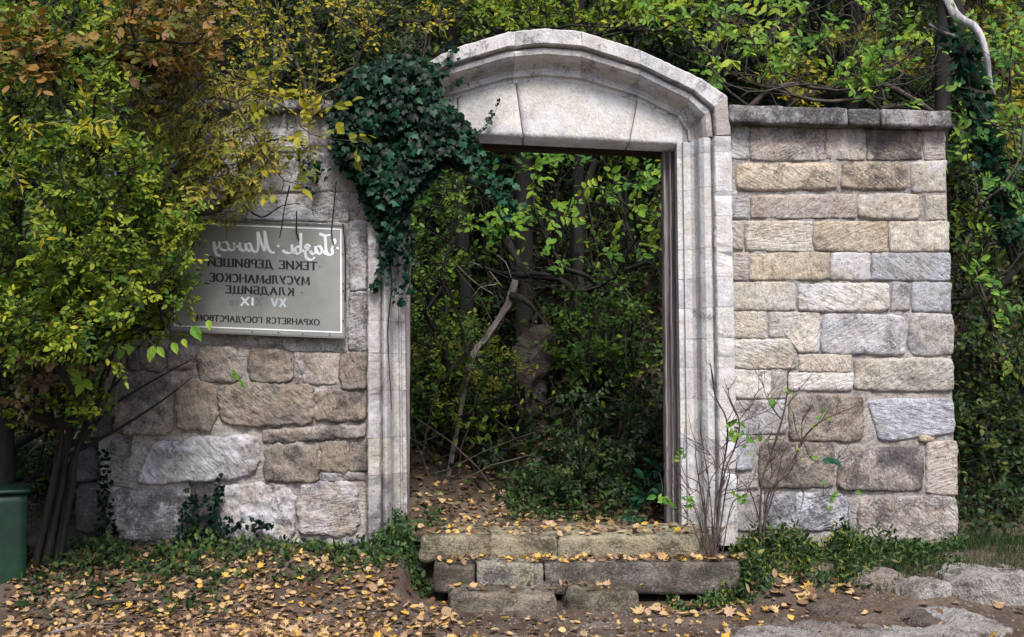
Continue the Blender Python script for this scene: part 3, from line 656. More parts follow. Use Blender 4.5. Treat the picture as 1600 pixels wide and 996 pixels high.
SCR = [
 cur((17, 26), (15, 20), (20, 10), (19, 3), (22, 0), (30, 2), (34, 6)), cur((22, 32), (31, 30), (40, 33)), cur((31, 31), (30, 18), (29, 6), (25, 0), (19, 2)),   # G
 cur((45, 11), (40, 13), (36, 8), (38, 1), (43, 3), (46, 12)), cur((46, 13), (46, 3), (50, 0), (55, 5)),                                                    # a
 cur((54, 11), (59, 15), (62, 11), (57, 7), (62, 4), (60, -6), (52, -9), (47, -4)), cur((58, 7), (64, 4), (67, 6)),                                        # z
 cur((69, 33), (69, 14), (70, 1)), cur((70, 1), (75, 0), (78, 5), (75, 11), (70, 10)), cur((78, 3), (80, 1), (83, 10)), cur((83, 14), (83, 3), (88, 0), (95, 2), (97, 5)),      # y
 cur((110, 0), (116, 1), (121, 8), (126, 34)), cur((126, 34), (125, 14), (126, 2)), cur((126, 2), (131, 14), (137, 32)), cur((137, 32), (136, 12), (138, 1), (143, 1), (147, 5)),   # M
 cur((155, 11), (150, 13), (147, 7), (149, 1), (154, 4), (156, 12)), cur((156, 13), (156, 3), (160, 1), (164, 4)),                                          # a
 cur((165, 14), (165, 1)), cur((165, 7), (174, 8)), cur((174, 14), (174, 3), (178, 1), (182, 3)),                                                        # n
 cur((192, 12), (187, 14), (183, 8), (185, 1), (192, 1), (196, 4)),                                                                                       # s
 cur((197, 14), (198, 5), (203, 4), (206, 12)), cur((206, 14), (205, 2), (201, -7), (195, -8)),                                                           # u
 cur((212, 14), (212, 2), (211, -9)), cur((212, 11), (217, 14), (221, 8), (218, 1), (212, 2)),                                                            # r
 cur((10, 12), (12.2, 9.8)), cur((103, 12), (106, 9)),
]
SCG = [SCR[0:3], SCR[3:5], SCR[5:7], SCR[7:10], SCR[10:13], SCR[13:15], SCR[15:18], SCR[18:19], SCR[19:21], SCR[21:23]]
lettering(SCG, M_white, 4.8, 1.7, 'large white mirrored script line at the top', nib=R(35))
for s_, h_ in ((11, 11), (104.5, 10.5)): disc('lettering_dot', s_, B0-h_, 2.3, M_white, y=SIGN_Y-.003)

# ------------------------------------------------------------------ steps
ST = thing('stone_steps', 'worn stone steps littered with yellow leaves below the gateway', 'steps', (*P(900, 950, -.6)[:2], 0))
def stepb(u0, u1, vt, vb, yf, yb, col, dirt, lime, amp=.03, rad=.03, zb=None, label=None):
    a = P(u0, vt, yf); b_ = P(u1, vb, yf)
    o = rbox('step_block', a[0], b_[0], yf, yb, b_[2] if zb is None else zb, a[2], M_step, ST, res=.022, rad=rad, amp=amp, freq=7, col=col, dirt=dirt, lime=lime)
    if label: o['label'] = label
stepb(656, 870, 839, 880, -.33, .25, (.34, .29, .21), .36, .45, .034, .022)
stepb(871, 1121, 838, 880, -.33, .25, (.38, .33, .23), .33, .55, .032, .02, label='longer ochre block of the top step')
stepb(677, 742, 883, 926, -.54, -.2, (.20, .17, .14), .42, .2, .02, .012)
stepb(745, 849, 881, 922, -.555, -.2, (.34, .33, .34), .36, .50, .016, .010, label='light grey block of the middle step')
stepb(850.5, 1158, 880, 930, -.55, -.2, (.25, .225, .20), .40, .3, .018, .012)
stepb(700, 868, 928, 975, -.80, -.4, (.26, .225, .18), .38, .3, .035, .025)
stepb(884, 1000, 926, 975, -.78, -.4, (.24, .215, .16), .42, .3, .038, .03)
# slab of earth-packed threshold behind the top step
stepb(640, 1062, 832, 850, -.02, .50, (.2, .17, .13), .4, .3, .02, .02)

# ------------------------------------------------------------------ bedrock slabs at the right
def zat(u, v, z):
    """y of the ground-level point seen at (u,v) for height z"""
    b_ = (498-v)/FPX; dy = math.cos(PITCH)-b_*math.sin(PITCH); dz = math.sin(PITCH)+b_*math.cos(PITCH)
    return CAM[1]+dy*(z-CAM[2])/dz
RK = [(1170, 1345, 978, 1030, 'flat pale rock slab at the bottom edge of the path'), (1215, 1420, 968, 990, 'long low rock slab with a dark crack at the bottom right'),
      (1425, 1490, 948, 972, 'smooth brownish rock between the pale slabs'), (1486, 1600, 950, 985, 'rounded whitish rock near the right edge'), (1370, 1640, 978, 1040, 'broad pale rock filling the bottom right corner'),
      (1500, 1640, 918, 950, 'high pale ridge of rock at the right edge by the grass'), (1400, 1500, 930, 946, 'low pale rock ledge below the wall corner'), (1330, 1420, 925, 940, 'thin grey rock ledge in the earth below the wall'),
      (1225, 1262, 955, 985, 'small dark round rock beside the earth track'), (1262, 1370, 945, 958, 'muddy flat rock crossing the track')]
for k, (u0, u1, v0, v1, lab) in enumerate(RK):
    z = .045
    yb = zat(u0, v0, z); yf = zat(u0, v1, z); ym = (yb+yf)/2
    a = P(u0, v1, yf)[0]; b_ = P(u1, v1, yf)[0]
    hgt = .03 + .02*(k in (0, 3, 4, 5)); base = float(gz((a+b_)/2, ym))
    ang = random.uniform(-.12, .12); cx, cy = (a+b_)/2, ym
    def sk(p, ang=ang, cx=cx, cy=cy, a=a, b_=b_):
        x, y = p[0]-cx, p[1]-cy
        t = (p[0]-a)/(b_-a)*2-1
        f = 1-.45*abs(t)**3
        y *= f
        return np.array([cx+x*math.cos(ang)-y*math.sin(ang), cy+x*math.sin(ang)+y*math.cos(ang), p[2]-.03*abs(t)**3])
    o = rbox('rock_slab', a, b_, yf, yb, base-.15, base+hgt, M_rock, None, res=.014, rad=.018, amp=.045, freq=8,
             col=((.50, .47, .45), (.34, .29, .26), (.20, .165, .14))[0 if k in (0, 3, 4, 5, 6) else 2 if k in (2, 8, 9) else 1], dirt=.32 if k not in (2, 8, 9) else .3, lime=.5 if k in (0, 3, 4, 5) else .25, skew=sk)
    tag(o, lab, 'rock', 'limestone slabs showing through the path')

# ------------------------------------------------------------------ green bin
BN = thing('litter_bin', 'dark green metal litter bin cut by the left edge', 'bin', (-3.2, -.55, 0))
mb_, nt, bs, out = newmat('dark_green_metal_paint'); L = nt.links.new
tc = nt.nodes.new('ShaderNodeTexCoord'); n1 = N(nt, 'ShaderNodeTexNoise'); n1.inputs['Scale'].default_value = 6; n1.inputs['Detail'].default_value = 9; n1.inputs['Roughness'].default_value = .75; L(tc.outputs['Object'], n1.inputs['Vector'])
L(mix(nt, ramp(nt, [(.35, (.002, .017, .009)), (.6, (.003, .036, .018))], n1.outputs['Fac']), (.05, .05, .03), ramp(nt, [(.58, 0), (.75, .5)], n1.outputs['Fac'])), bs.inputs['Base Color'])
bs.inputs['Roughness'].default_value = .5
bx0 = -3.5; bx1 = P(44, 900, -.62)[0]; zt = P(44, 771, -.62)[2]; zb = P(44, 933, -.62)[2]
ba = math.atan2(2.97, 6.38)
def brot(p):
    x, y = p[0]-bx1, p[1]+.62; return np.array([bx1+x*math.cos(ba)-y*math.sin(ba), -.62+x*math.sin(ba)+y*math.cos(ba), p[2]])
rbox('bin_body', bx0, bx1-.012, -.62, -.22, zb, zt, mb_, BN, res=.05, rad=.012, amp=.003, freq=5, skew=brot)
rbox('bin_rim', bx0-.02, bx1+.004, -.64, -.20, zt, zt+.028, mb_, BN, res=.04, rad=.008, amp=.002, freq=5, skew=brot)
for x in (bx0+.04, bx1-.10): rbox('leg', x, x+.04, -.56, -.52, zb-.09, zb, mb_, BN, res=.04, rad=.004, amp=0, skew=brot)

# ------------------------------------------------------------------ vegetation toolkit
def unit(a): return a/np.maximum(np.linalg.norm(a, axis=-1, keepdims=True), 1e-9)
TPL = {
 'oval': (np.array([(0, 0, 0), (.17, .16, .03), (.27, .42, .06), (.19, .74, .03), (0, 1, -.08), (-.19, .74, .03), (-.27, .42, .06), (-.17, .16, .03), (0, .42, 0)]),
          np.array([(0, 1, 2, 8), (8, 2, 3, 4), (0, 8, 6, 7), (8, 4, 5, 6)])),
 'lite': (np.array([(0, 0, 0), (.25, .32, .05), (.18, .75, .02), (0, 1, -.05), (-.18, .75, .02), (-.25, .32, .05)]), np.array([(0, 1, 2, 3), (0, 3, 4, 5)])),
 'slim': (np.array([(0, 0, 0), (.15, .3, .03), (.11, .7, .0), (0, 1, -.1), (-.11, .7, .0), (-.15, .3, .03)]), np.array([(0, 1, 2, 3), (0, 3, 4, 5)])),
 'blade': (np.array([(-.025, 0, 0), (.025, 0, 0), (.018, .55, .04), (-.018, .55, .04), (.0, 1, .2), (-.004, 1, .2)]), np.array([(0, 1, 2, 3), (3, 2, 4, 5)])),
}
def fan(outl, zc=0.03, curl=0):
    V = [(0, .35, zc)]+[(x, y, curl*(x*x+(y-.4)**2)) for x, y in outl]; n = len(outl)
    F = []
    i = 0
    while i < n: F.append((0, 1+i, 1+(i+1) % n, 1+(i+2) % n)); i += 2
    return np.array(V, float), np.array(F)
TPL['ivy'] = fan([(0, .02), (.24, -.1), (.46, .06), (.40, .26), (.50, .50), (.24, .56), (.14, .80), (0, 1.0), (-.14, .80), (-.24, .56), (-.50, .50), (-.40, .26), (-.46, .06), (-.24, -.1)], .05, -.12)
TPL['maple'] = fan([(0, .0), (.18, .12), (.42, .0), (.36, .24), (.60, .42), (.33, .50), (.36, .78), (.15, .66), (0, 1.05), (-.15, .66), (-.36, .78), (-.33, .50), (-.60, .42), (-.36, .24), (-.42, .0), (-.18, .12)], .0, .35)
TPL['maple2'] = fan([(0, .0), (.20, .06), (.38, .22), (.42, .42), (.30, .66), (.12, .82), (0, .98), (-.14, .8), (-.28, .64), (-.40, .40), (-.34, .2), (-.18, .05)], .03, .45)
def basis(d, n):
    y = unit(d); x = unit(np.cross(y, n)); z = np.cross(x, y); return x, y, z
def leafmesh(name, pos, d, n, size, tone, tpl):
    T, Fq = TPL[tpl]; x, y, z = basis(d, n); N_ = len(pos)
    wv = rng.uniform(.8, 1.2, N_)[:, None]*size[:, None]
    V = pos[:, None, :]+T[None, :, 0:1]*(x*wv)[:, None, :]+T[None, :, 1:2]*(y*size[:, None])[:, None, :]+T[None, :, 2:3]*(z*size[:, None])[:, None, :]
    F = (Fq[None]+(np.arange(N_)*len(T))[:, None, None]).reshape(-1, Fq.shape[1])
    me = mesh(name, V.reshape(-1, 3).astype(np.float32), F)
    at = me.attributes.new('tone', 'FLOAT', 'POINT'); at.data.foreach_set('value', np.repeat(tone, len(T)).astype(np.float32))
    return me
_var = {}
def leafvar(tpl, k, mat):
    key = (tpl, k, mat.name)
    if key not in _var:
        T, Fq = TPL[tpl]; me = bpy.data.meshes.new('leaf'); V = T.copy(); V[:, 0] *= .9+.05*(k % 4); V[:, 2] *= (.6, 1.2, 1.8)[k % 3]
        me.from_pydata(V.tolist(), [], Fq.tolist())
        at = me.attributes.new('tone', 'FLOAT', 'POINT'); at.data.foreach_set('value', np.full(len(T), (k+.5)/8, dtype=np.float32)); me.materials.append(mat)
        _var[key] = me
    return _var[key]
def leafobj(par, p, d, n, s, tone, tpl, mat, name='leaf'):
    k = int(np.clip(tone*8, 0, 7)); me = leafvar(tpl, k, mat)
    o = bpy.data.objects.new(name, me); C.objects.link(o)
    x, y, z = basis(d, n)
    m = Matrix(((x[0]*s, y[0]*s, z[0]*s, p[0]), (x[1]*s, y[1]*s, z[1]*s, p[1]), (x[2]*s, y[2]*s, z[2]*s, p[2]), (0, 0, 0, 1)))
    if par is not None:
        o.parent = par; m = Matrix.Translation(-Vector(par['_loc'])) @ m
    o.matrix_basis = m
    return o
def project(p):
    d = p-CAM; c_, s_ = math.cos(PITCH), math.sin(PITCH)
    dep = d[:, 1]*c_+d[:, 2]*s_; up = -d[:, 1]*s_+d[:, 2]*c_
    return 800+FPX*d[:, 0]/dep, 498-FPX*up/dep, dep
def leaves(par, pos, d, n, size, tone, tpl, mat, nparts=0, partname='leaf', stuffname='foliage', parttpl=None):
    N_ = len(pos); keep = np.zeros(N_, bool)
    if nparts:
        u, v, dep = project(pos); ok = (u > 5) & (u < 1595) & (v > 5) & (v < 990)
        scr = np.where(ok, size/dep*rng.uniform(.75, 1.25, N_)/(1+.6*(dep-dep[ok].min() if ok.any() else 0)), -1)
        idx = np.argsort(-scr)[:nparts]; idx = idx[scr[idx] > 0]; keep[idx] = True
        for i in idx: leafobj(par, pos[i], d[i], n[i], float(size[i]), float(tone[i]), parttpl or tpl, mat, partname)
    r = ~keep
    if r.any():
        o = lk(stuffname, leafmesh(stuffname, pos[r], d[r], n[r], size[r], tone[r], tpl), mat, par); o['kind'] = 'stuff'; return o
def tubes(name, A, B, ra, rb, mat, par, sides=5, kind=None):
    A, B = np.asarray(A), np.asarray(B); d = unit(B-A); A = A-d*ra[:, None]*.25; B = B+d*rb[:, None]*.25
    ref = np.where(np.abs(d[:, 2:3]) > .9, np.array([[1., 0, 0]]), np.array([[0, 0, 1.]])); x = unit(np.cross(d, ref)); y = np.cross(d, x)
    an = np.arange(sides)*2*math.pi/sides
    ring = x[:, None]*np.cos(an)[None, :, None]+y[:, None]*np.sin(an)[None, :, None]
    V = np.concatenate([A[:, None]+ring*ra[:, None, None], B[:, None]+ring*rb[:, None, None]], 1).reshape(-1, 3)
    k = np.arange(sides); f = np.stack([k, (k+1) % sides, (k+1) % sides+sides, k+sides], -1)
    F = (f[None]+(np.arange(len(A))*2*sides)[:, None, None]).reshape(-1, 4)
    o = lk(name, mesh(name, V.astype(np.float32), F, True), mat, par)
    if kind: o['kind'] = kind
    return o
def trunk(name, pts, rad, mat, par, sides=12, amp=.12, step=.05, label=None):
    pts = [np.array(p, float) for p in pts]; Q = []; RR = []
    pp = [pts[0]]+pts+[pts[-1]]; rr = [rad[0]]+list(rad)+[rad[-1]]
    for i in range(1, len(pp)-2):
        L_ = np.linalg.norm(pp[i+1]-pp[i]); m_ = max(2, int(L_/step))
        for t in np.linspace(0, 1, m_, endpoint=False):
            a, b_, c_, d = pp[i-1:i+3]
            Q.append(.5*((2*b_)+(-a+c_)*t+(2*a-5*b_+4*c_-d)*t*t+(-a+3*b_-3*c_+d)*t**3)); RR.append(rr[i]+(rr[i+1]-rr[i])*t)
    Q.append(pts[-1]); RR.append(rad[-1]); V = []; F = []; K = sides; x = None
    for i, q in enumerate(Q):
        d = unit(Q[min(i+1, len(Q)-1)]-Q[max(i-1, 0)])
        if x is None: x = unit(np.cross(d, [0.3, 1, .1]))
        x = unit(x-d*np.dot(x, d)); y = np.cross(d, x)
        for k in range(K):
            a = 2*math.pi*k/K; v_ = x*math.cos(a)+y*math.sin(a)
            n_ = fr((q[0]*2.5+v_[0]*1.3, q[1]*2.5+v_[1]*1.3, q[2]*2.5+v_[2]*1.3), 4)+.7*mn.noise(Vector((v_[0]*4, v_[1]*4, q[2]*2)))
            V.append(tuple(q+v_*RR[i]*(1+amp*1.6*n_)))
    for i in range(len(Q)-1):
        for k in range(K): F.append((i*K+k, i*K+(k+1) % K, (i+1)*K+(k+1) % K, (i+1)*K+k))
    F.append(tuple(range(K-1, -1, -1))); F.append(tuple((len(Q)-1)*K+k for k in range(K)))
    o = lk(name, mesh(name, V, F, True), mat, par)
    if label: o['label'] = label
    return o
def grow(start, targets, step=.22, jit=.25, rt=.0025, pw=.46, bias=.35):
    start = np.atleast_2d(start)
    nodes = list(start); par = [-1]+list(range(len(start)-1)); 
    T = targets[np.argsort(np.linalg.norm(targets-start[0], axis=1))]
    arr = np.zeros((len(start)+len(T)*14, 3)); arr[:len(start)] = start; n = len(start); par = par+[0]*(len(arr)-len(par)); tips = []
    for t in T:
        dv = t-arr[:n]; dist = np.linalg.norm(dv, axis=1)
        sc = dist-bias*dv[:, 2]*.3+.02*np.linalg.norm(arr[:n]-start[0], axis=1)
        j = int(np.argmin(sc)); L_ = dist[j]; m_ = int(np.clip(L_/step, 1, 12)); p0 = arr[j].copy(); c_ = rng.normal(0, 1, 3)*jit*L_*.35
        sag = np.array([0, 0, .12*L_])
        pj = j
        for q in range(1, m_+1):
            f = q/m_; p = p0+(t-p0)*f+c_*math.sin(math.pi*f)+sag*math.sin(math.pi*f)+(rng.normal(0, .03, 3)*jit*step*3 if q < m_ else 0)
            arr[n] = p; par[n] = pj; pj = n; n += 1
        tips.append(pj)
    par = np.array(par[:n]); arr = arr[:n]; cnt = np.zeros(n)
    ch = np.bincount(par[par >= 0], minlength=n); inner = np.nonzero((par >= 0) & (ch > 0) & (np.arange(n) >= len(start)))[0]
    ok_ = np.nonzero(par >= 0)[0]
    for _ in range(3):
        sm = np.zeros((n, 3)); np.add.at(sm, par[ok_], arr[ok_]); mean = sm[inner]/ch[inner][:, None]
        arr[inner] = .4*arr[inner]+.3*arr[par[inner]]+.3*mean
    cnt[tips] += 1
    for i in range(n-1, 0, -1):
        if par[i] >= 0: cnt[par[i]] += cnt[i]
    r = rt*np.maximum(cnt, 1)**pw
    return arr, par, r, np.array(tips)
def boxes_to_targets(regs):
    out_ = []
    for (u0, v0, u1, v1, y0, y1, n) in regs:
        for _ in range(n):
            # elliptical footprint with soft edge
            while True:
                a, b_ = rng.uniform(-1, 1, 2)
                if abs(a)**2.6+abs(b_)**2.6 < rng.uniform(.6, 1.05): break
            out_.append(P((u0+u1)/2+a*(u1-u0)/2, (v0+v1)/2+b_*(v1-v0)/2, rng.uniform(y0, y1)))
    return np.array(out_)
def plant(name, label, cat, base, T, mat, lsize=.05, per=7, twig=.16, tpl='lite', bark=None, nparts=0, group=None, tones=(0, 1), rt=.0025, step=.22,
          jit=.25, droop=.1, bare=None, trunkpts=None, trunkrad=None, upn=.7, face=.5, pw=.46, parttpl=None, clumps=0, start=None, tonepw=1.0, sides=4):
    t = thing(name, label, cat, base, group)
    if clumps:   # leaf clouds gather in clumps with gaps between
        cc = T[rng.choice(len(T), max(3, len(T)//clumps), replace=False)]
        T = cc[rng.integers(0, len(cc), len(T))]*.45+T*.55 if False else np.array([q+(cc[np.argmin(np.linalg.norm(cc-q, axis=1))]-q)*.45 for q in T])
    st = np.array([base]) if trunkpts is None else np.array(trunkpts)
    if start is not None: st = np.array(start)
    allT = T if bare is None else np.vstack([T, bare])
    arr, par, r, tips = grow(st, allT, step, jit, rt, pw)
    m_ = np.arange(len(arr)) >= (len(st) if trunkpts is not None else 1)
    idx = np.nonzero(m_)[0]; idx = idx[par[idx] >= 0]
    ra, rb = r[par[idx]], r[idx]; ra = np.minimum(ra, rb*1.5)
    tubes('branches', arr[par[idx]], arr[idx], ra, rb, bark or M_twig, t, sides)
    if trunkpts is not None:
        trunk('trunk', trunkpts, trunkrad, bark or M_bark, t)
    # twigs with leaves
    tipset = T; N_ = len(tipset)
    # direction from plant axis outward
    key = {tuple(np.round(arr[k], 5)): k for k in tips}
    kk = np.array([key.get(tuple(np.round(q, 5)), tips[0]) for q in tipset])
    dirs = unit(arr[kk]-arr[np.maximum(par[kk], 0)]+rng.normal(0, .35, (N_, 3))*.1+1e-6)
    dirs = unit(dirs+rng.normal(0, .55, (N_, 3))+np.array([0, 0, -droop]))
    up = unit(np.array([0, -face, upn])+rng.normal(0, .35, (N_, 3)))
    tl = twig*rng.uniform(.6, 1.4, N_)
    A = tipset; B = tipset+dirs*tl[:, None]
    tubes('twigs', A, B, np.full(N_, rt*.9), np.full(N_, rt*.4), bark or M_twig, t, 3, 'stuff')
    f = np.tile((np.arange(per)+.5)/per, N_); sgn = np.tile(np.where(np.arange(per) % 2 == 0, 1, -1), N_)
    f = np.clip(f+rng.normal(0, .06, len(f)), 0, 1.05)
    i = np.repeat(np.arange(N_), per)
    pos = A[i]+dirs[i]*(tl[i]*f)[:, None]
    side = unit(np.cross(dirs[i], up[i]))*sgn[:, None]
    d = unit(dirs[i]*.65+side*.9*(1-.7*(f > .92))[:, None]+rng.normal(0, .22, (len(i), 3))+np.array([0, 0, -droop*1.5]))
    n = unit(up[i]+rng.normal(0, .38, (len(i), 3)))
    size = lsize*rng.uniform(.6, 1.25, len(i))
    ct = rng.uniform(0, 1, N_)**tonepw
    tone = np.clip(tones[0]+(tones[1]-tones[0])*(ct[i]*.7+rng.uniform(0, .3, len(i))), 0, 1)
    leaves(t, pos, d, n, size, tone, tpl, mat, nparts, parttpl=parttpl)
    return t
def gpt(u, y):
    x = (u-800)/FPX*(y+7); return np.array([x, y, float(gz(x, y))])
#@@VEG
exec_veg = True
# ================================================================== LEFT, in front of the wall
tb = gpt(78, -.45)
LT = plant('leafy_shrub', 'large small-leaved green shrub spilling over the left wall and plaque', 'shrub', tb,
      boxes_to_targets([(-120, 180, 265, 550, -1.7, -.35, 1150), (140, 230, 318, 520, -1.1, -.25, 620), (-100, -50, 230, 120, -1.4, -.2, 420), (-60, 380, 210, 600, -1.5, -.4, 420), (-40, 570, 190, 670, -1.0, -.3, 90), (170, 420, 285, 535, -.8, -.25, 110), (-80, 60, 250, 260, -1.5, -.3, 380)]),
      P_green, .040, 10, .15, 'lite', M_barkdark, 300, rt=.0015, step=.16, parttpl='oval', clumps=14, tonepw=.85,
      trunkpts=[tb-[0, 0, .05], P(92, 740, -.45), P(112, 660, -.5), P(150, 560, -.6), P(170, 470, -.7)], trunkrad=[.028, .022, .018, .014, .010])
for q_ in range(3):
    u_ = 60+q_*20; trunk('stem', [gpt(u_, -.5+.03*q_)-[0, 0, .05], P(u_+18-3*q_, 770, -.48), P(u_+30-4*q_, 700, -.46), P(u_+40+14*q_, 620, -.5), P(u_+45+26*q_, 540, -.6)], [.019, .015, .011, .008, .004], M_barkdark, LT, 9, .3)
trunk('stem', [gpt(62, -.5)-[0, 0, .05], P(84, 750, -.5), P(96, 690, -.5), P(90, 600, -.6), P(60, 500, -.7)], [.024, .02, .016, .012, .008], M_barkdark, LT, 10, .3)
trunk('stem', [gpt(98, -.42)-[0, 0, .05], P(104, 760, -.42), P(122, 700, -.4), P(170, 640, -.4), P(230, 600, -.35), P(300, 562, -.3)], [.03, .024, .016, .009, .006, .003], M_barkdark, LT)
trunk('stem', [P(100, 715, -.42), P(150, 690, -.4), P(210, 655, -.35), P(262, 620, -.3), P(300, 590, -.28)], [.018, .012, .008, .005, .002], M_barkdark, LT)
trunk('stem', [P(96, 690, -.5), P(60, 694, -.6), P(44, 712, -.6)], [.008, .005, .003], M_twig, LT)
trunk('stem', [P(115, 720, -.4), P(140, 650, -.4), P(190, 590, -.5)], [.02, .014, .006], M_barkdark, LT)
tb = gpt(20, -.15)
plant('autumn_tree', 'tree with dull orange and brown leaves at the top left', 'tree', tb,
      boxes_to_targets([(170, -60, 340, 110, -1.2, .3, 250), (180, 60, 330, 130, -.6, .4, 90), (-20, 40, 120, 120, -1.6, -.9, 70)]),
      P_orange, .060, 8, .2, 'lite', M_barkdark, 200, rt=.0025, parttpl='maple2', clumps=8,
      trunkpts=[tb-[0, 0, .1], P(10, 500, -.1), P(40, 250, -.2), P(100, 100, -.3)], trunkrad=[.06, .05, .04, .02])
tb = gpt(250, 1.3)
plant('olive_shrub', 'loose shrub with olive and yellowish leaves hanging over the left wall top', 'shrub', tb,
      boxes_to_targets([(180, 110, 430, 250, -.7, .5, 420), (290, 200, 430, 320, -.6, -.15, 170), (230, 180, 318, 370, -.7, -.2, 130), (320, 345, 375, 365, -.5, -.15, 6), (400, 200, 500, 250, -.5, -.1, 30)]),
      P_olive, .052, 7, .17, 'slim', M_twig, 220, rt=.0022, parttpl='oval', clumps=7, step=.18, droop=.3,
      start=[tb, tb+[0, -.2, 2.2], P(260, 120, .4)])
tb = gpt(470, 1.6)
plant('yellow_shrub', 'thin branched shrub with yellow leaves above the left wall', 'shrub', tb,
      boxes_to_targets([(280, -30, 620, 90, -.2, 1.6, 190), (380, 60, 540, 200, -.4, .8, 95), (540, -20, 740, 60, .6, 1.8, 50)]),
      P_yellow, .045, 6, .2, 'lite', M_twig, 260, rt=.0022, parttpl='oval', clumps=6,
      bare=boxes_to_targets([(280, -20, 700, 160, 0, 1.6, 120)]), start=[tb, tb+[0, 0, 2.3]])
# bright hanging yellow sprays
tb = P(330, 150, -.5)
plant('yellow_spray', 'bright yellow-green leaf spray hanging in front of the left wall', 'branch', tb,
      np.array([P(400, 130, -.6), P(412, 120, -.6), P(420, 150, -.6), P(395, 180, -.6), P(440, 160, -.6), P(455, 215, -.6), P(480, 210, -.55), P(500, 215, -.5), P(540, 220, -.5), P(560, 222, -.5), P(430, 275, -.5), P(405, 265, -.5), P(455, 285, -.5), P(475, 290, -.5), P(490, 180, -.5), P(520, 165, -.5), P(470, 195, -.5), P(440, 300, -.5)]),
      P_yellow, .085, 5, .13, 'oval', M_twig, 90, rt=.002, tones=(.05, .75), start=[tb, P(370, 160, -.55)])
tb = P(-20, 210, -1.6)
plant('yellow_spray', 'pale yellow leaf spray in front of the green shrub near the left edge', 'branch', tb,
      np.array([P(40, 190, -1.9), P(60, 195, -1.9), P(30, 180, -1.9), P(120, 195, -1.8), P(140, 190, -1.8), P(155, 205, -1.8), P(130, 175, -1.8), P(55, 355, -1.8), P(20, 260, -1.8)]),
      P_yellow, .07, 5, .09, 'slim', M_twig, 45, rt=.0018, tones=(.3, .8), start=[tb], parttpl='slim')
# five big bright leaves near the trunk
tb = P(140, 640, -.9)
SPG = thing('leaf_sprig', 'sprig of five big bright green leaves left of the wall stones', 'sprig', tb)
trunk('stem', [tb, P(130, 600, -1.0), P(125, 580, -1.0)], [.003, .002, .001], M_twig, SPG)
for u, v, du, dv, s, to in ((128, 590, -27, -15, .10, .55), (130, 592, -28, 8, .105, .5), (131, 594, -12, 26, .11, .5), (132, 592, 14, 22, .10, .48), (128, 588, 8, -20, .07, .4)):
    leafobj(SPG, P(u, v, -1.0), P(u+du, v+dv, -1.05)-P(u, v, -1.0), np.array([.1, -1, .35]), s, to+.1, 'oval', P_bright)
tb = P(225, 520, -.9)
SPG = thing('leaf_sprig', 'sprig of round bright green leaves below the shrub beside the plaque', 'sprig', tb)
trunk('stem', [tb, P(250, 545, -.9), P(300, 500, -.9)], [.003, .002, .001], M_twig, SPG)
for u, v, du, dv, s, to in ((240, 540, -8, 30, .11, .5), (246, 542, 14, 22, .09, .5), (270, 535, 8, 22, .09, .6), (300, 510, 14, 22, .12, .35), (205, 540, -6, 24, .07, .5), (190, 545, -4, 22, .08, .4), (175, 540, -4, 18, .07, .5), (325, 500, 4, 20, .08, .5), (285, 530, 10, 18, .07, .7)):
    leafobj(SPG, P(u, v, -.9), P(u+du, v+dv, -.95)-P(u, v, -.9), np.array([.1, -1, .35]), s, to, 'oval', P_bright)
tb = P(362, 575, -.12)
SPG = thing('leaf_sprig', 'small green sprig growing from the wall below the plaque', 'sprig', tb)
for u, v, du, dv, s in ((362, 578, 8, 8, .045), (368, 584, 8, 12, .06), (374, 594, 8, 12, .05), (366, 584, -4, 10, .04), (376, 600, 8, 10, .045)):
    leafobj(SPG, P(u, v, -.12), P(u+du, v+dv, -.14)-P(u, v, -.12), np.array([.3, -1, .35]), s, .35, 'oval', P_bright)
# dry brown foliage low on the left
tb = gpt(-40, .1)
plant('withered_shrub', 'withered shrub with dry brown leaves below the green shrub at left', 'shrub', tb,
      boxes_to_targets([(-80, 480, 130, 640, -1.2, .3, 200), (-60, 600, 120, 700, -.4, .4, 50)]), P_dry, .055, 7, .16, 'lite', M_barkdark, 150, parttpl='maple2', clumps=6, droop=.4)
# dark thicket behind, left of the wall end
tb = gpt(10, .9)
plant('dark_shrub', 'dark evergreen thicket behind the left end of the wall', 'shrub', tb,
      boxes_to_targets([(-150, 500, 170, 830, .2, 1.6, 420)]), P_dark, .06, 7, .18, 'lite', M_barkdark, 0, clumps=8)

# ================================================================== IVY
tb = P(600, 845, -.05)
IV = thing('ivy', 'dense dark green ivy hanging over the left shoulder of the arch', 'ivy', tb)
def inpoly(u, v, poly):
    c_ = False; j = len(poly)-1
    for i in range(len(poly)):
        (xi, yi), (xj, yj) = poly[i], poly[j]
        if (yi > v) != (yj > v) and u < (xj-xi)*(v-yi)/(yj-yi)+xi: c_ = not c_
        j = i
    return c_
POLY = [(515, 185), (528, 142), (560, 105), (610, 84), (655, 86), (682, 100), (690, 150), (722, 178), (742, 205), (748, 232), (742, 262), (715, 262), (690, 252), (672, 285), (650, 300), (640, 330), (628, 372), (622, 400), (600, 398), (590, 360), (572, 325), (560, 290), (535, 262), (520, 235)]
def ivy(poly, n, dens_y=.17, ymin=.02):
    pos = []; dd = []
    us = [p[0] for p in poly]; vs_ = [p[1] for p in poly]
    while len(pos) < n:
        u = rng.uniform(min(us), max(us)); v = rng.uniform(min(vs_), max(vs_))
        if not inpoly(u, v, poly): continue
        e = min(inpoly(u+a, v+b_, poly)*1.0 for a, b_ in ((14, 0), (-14, 0), (0, 14), (0, -14)))
        th = dens_y*(.35+.65*e)*(.6+.5*mn.noise(Vector((u*.02, v*.02, 0)))+.35)
        y = -.09-rng.uniform(ymin, 1)*th
        pos.append(P(u, v, y)); dd.append(e)
    return np.array(pos)
pos = ivy(POLY, 2900)
n_ = len(pos)
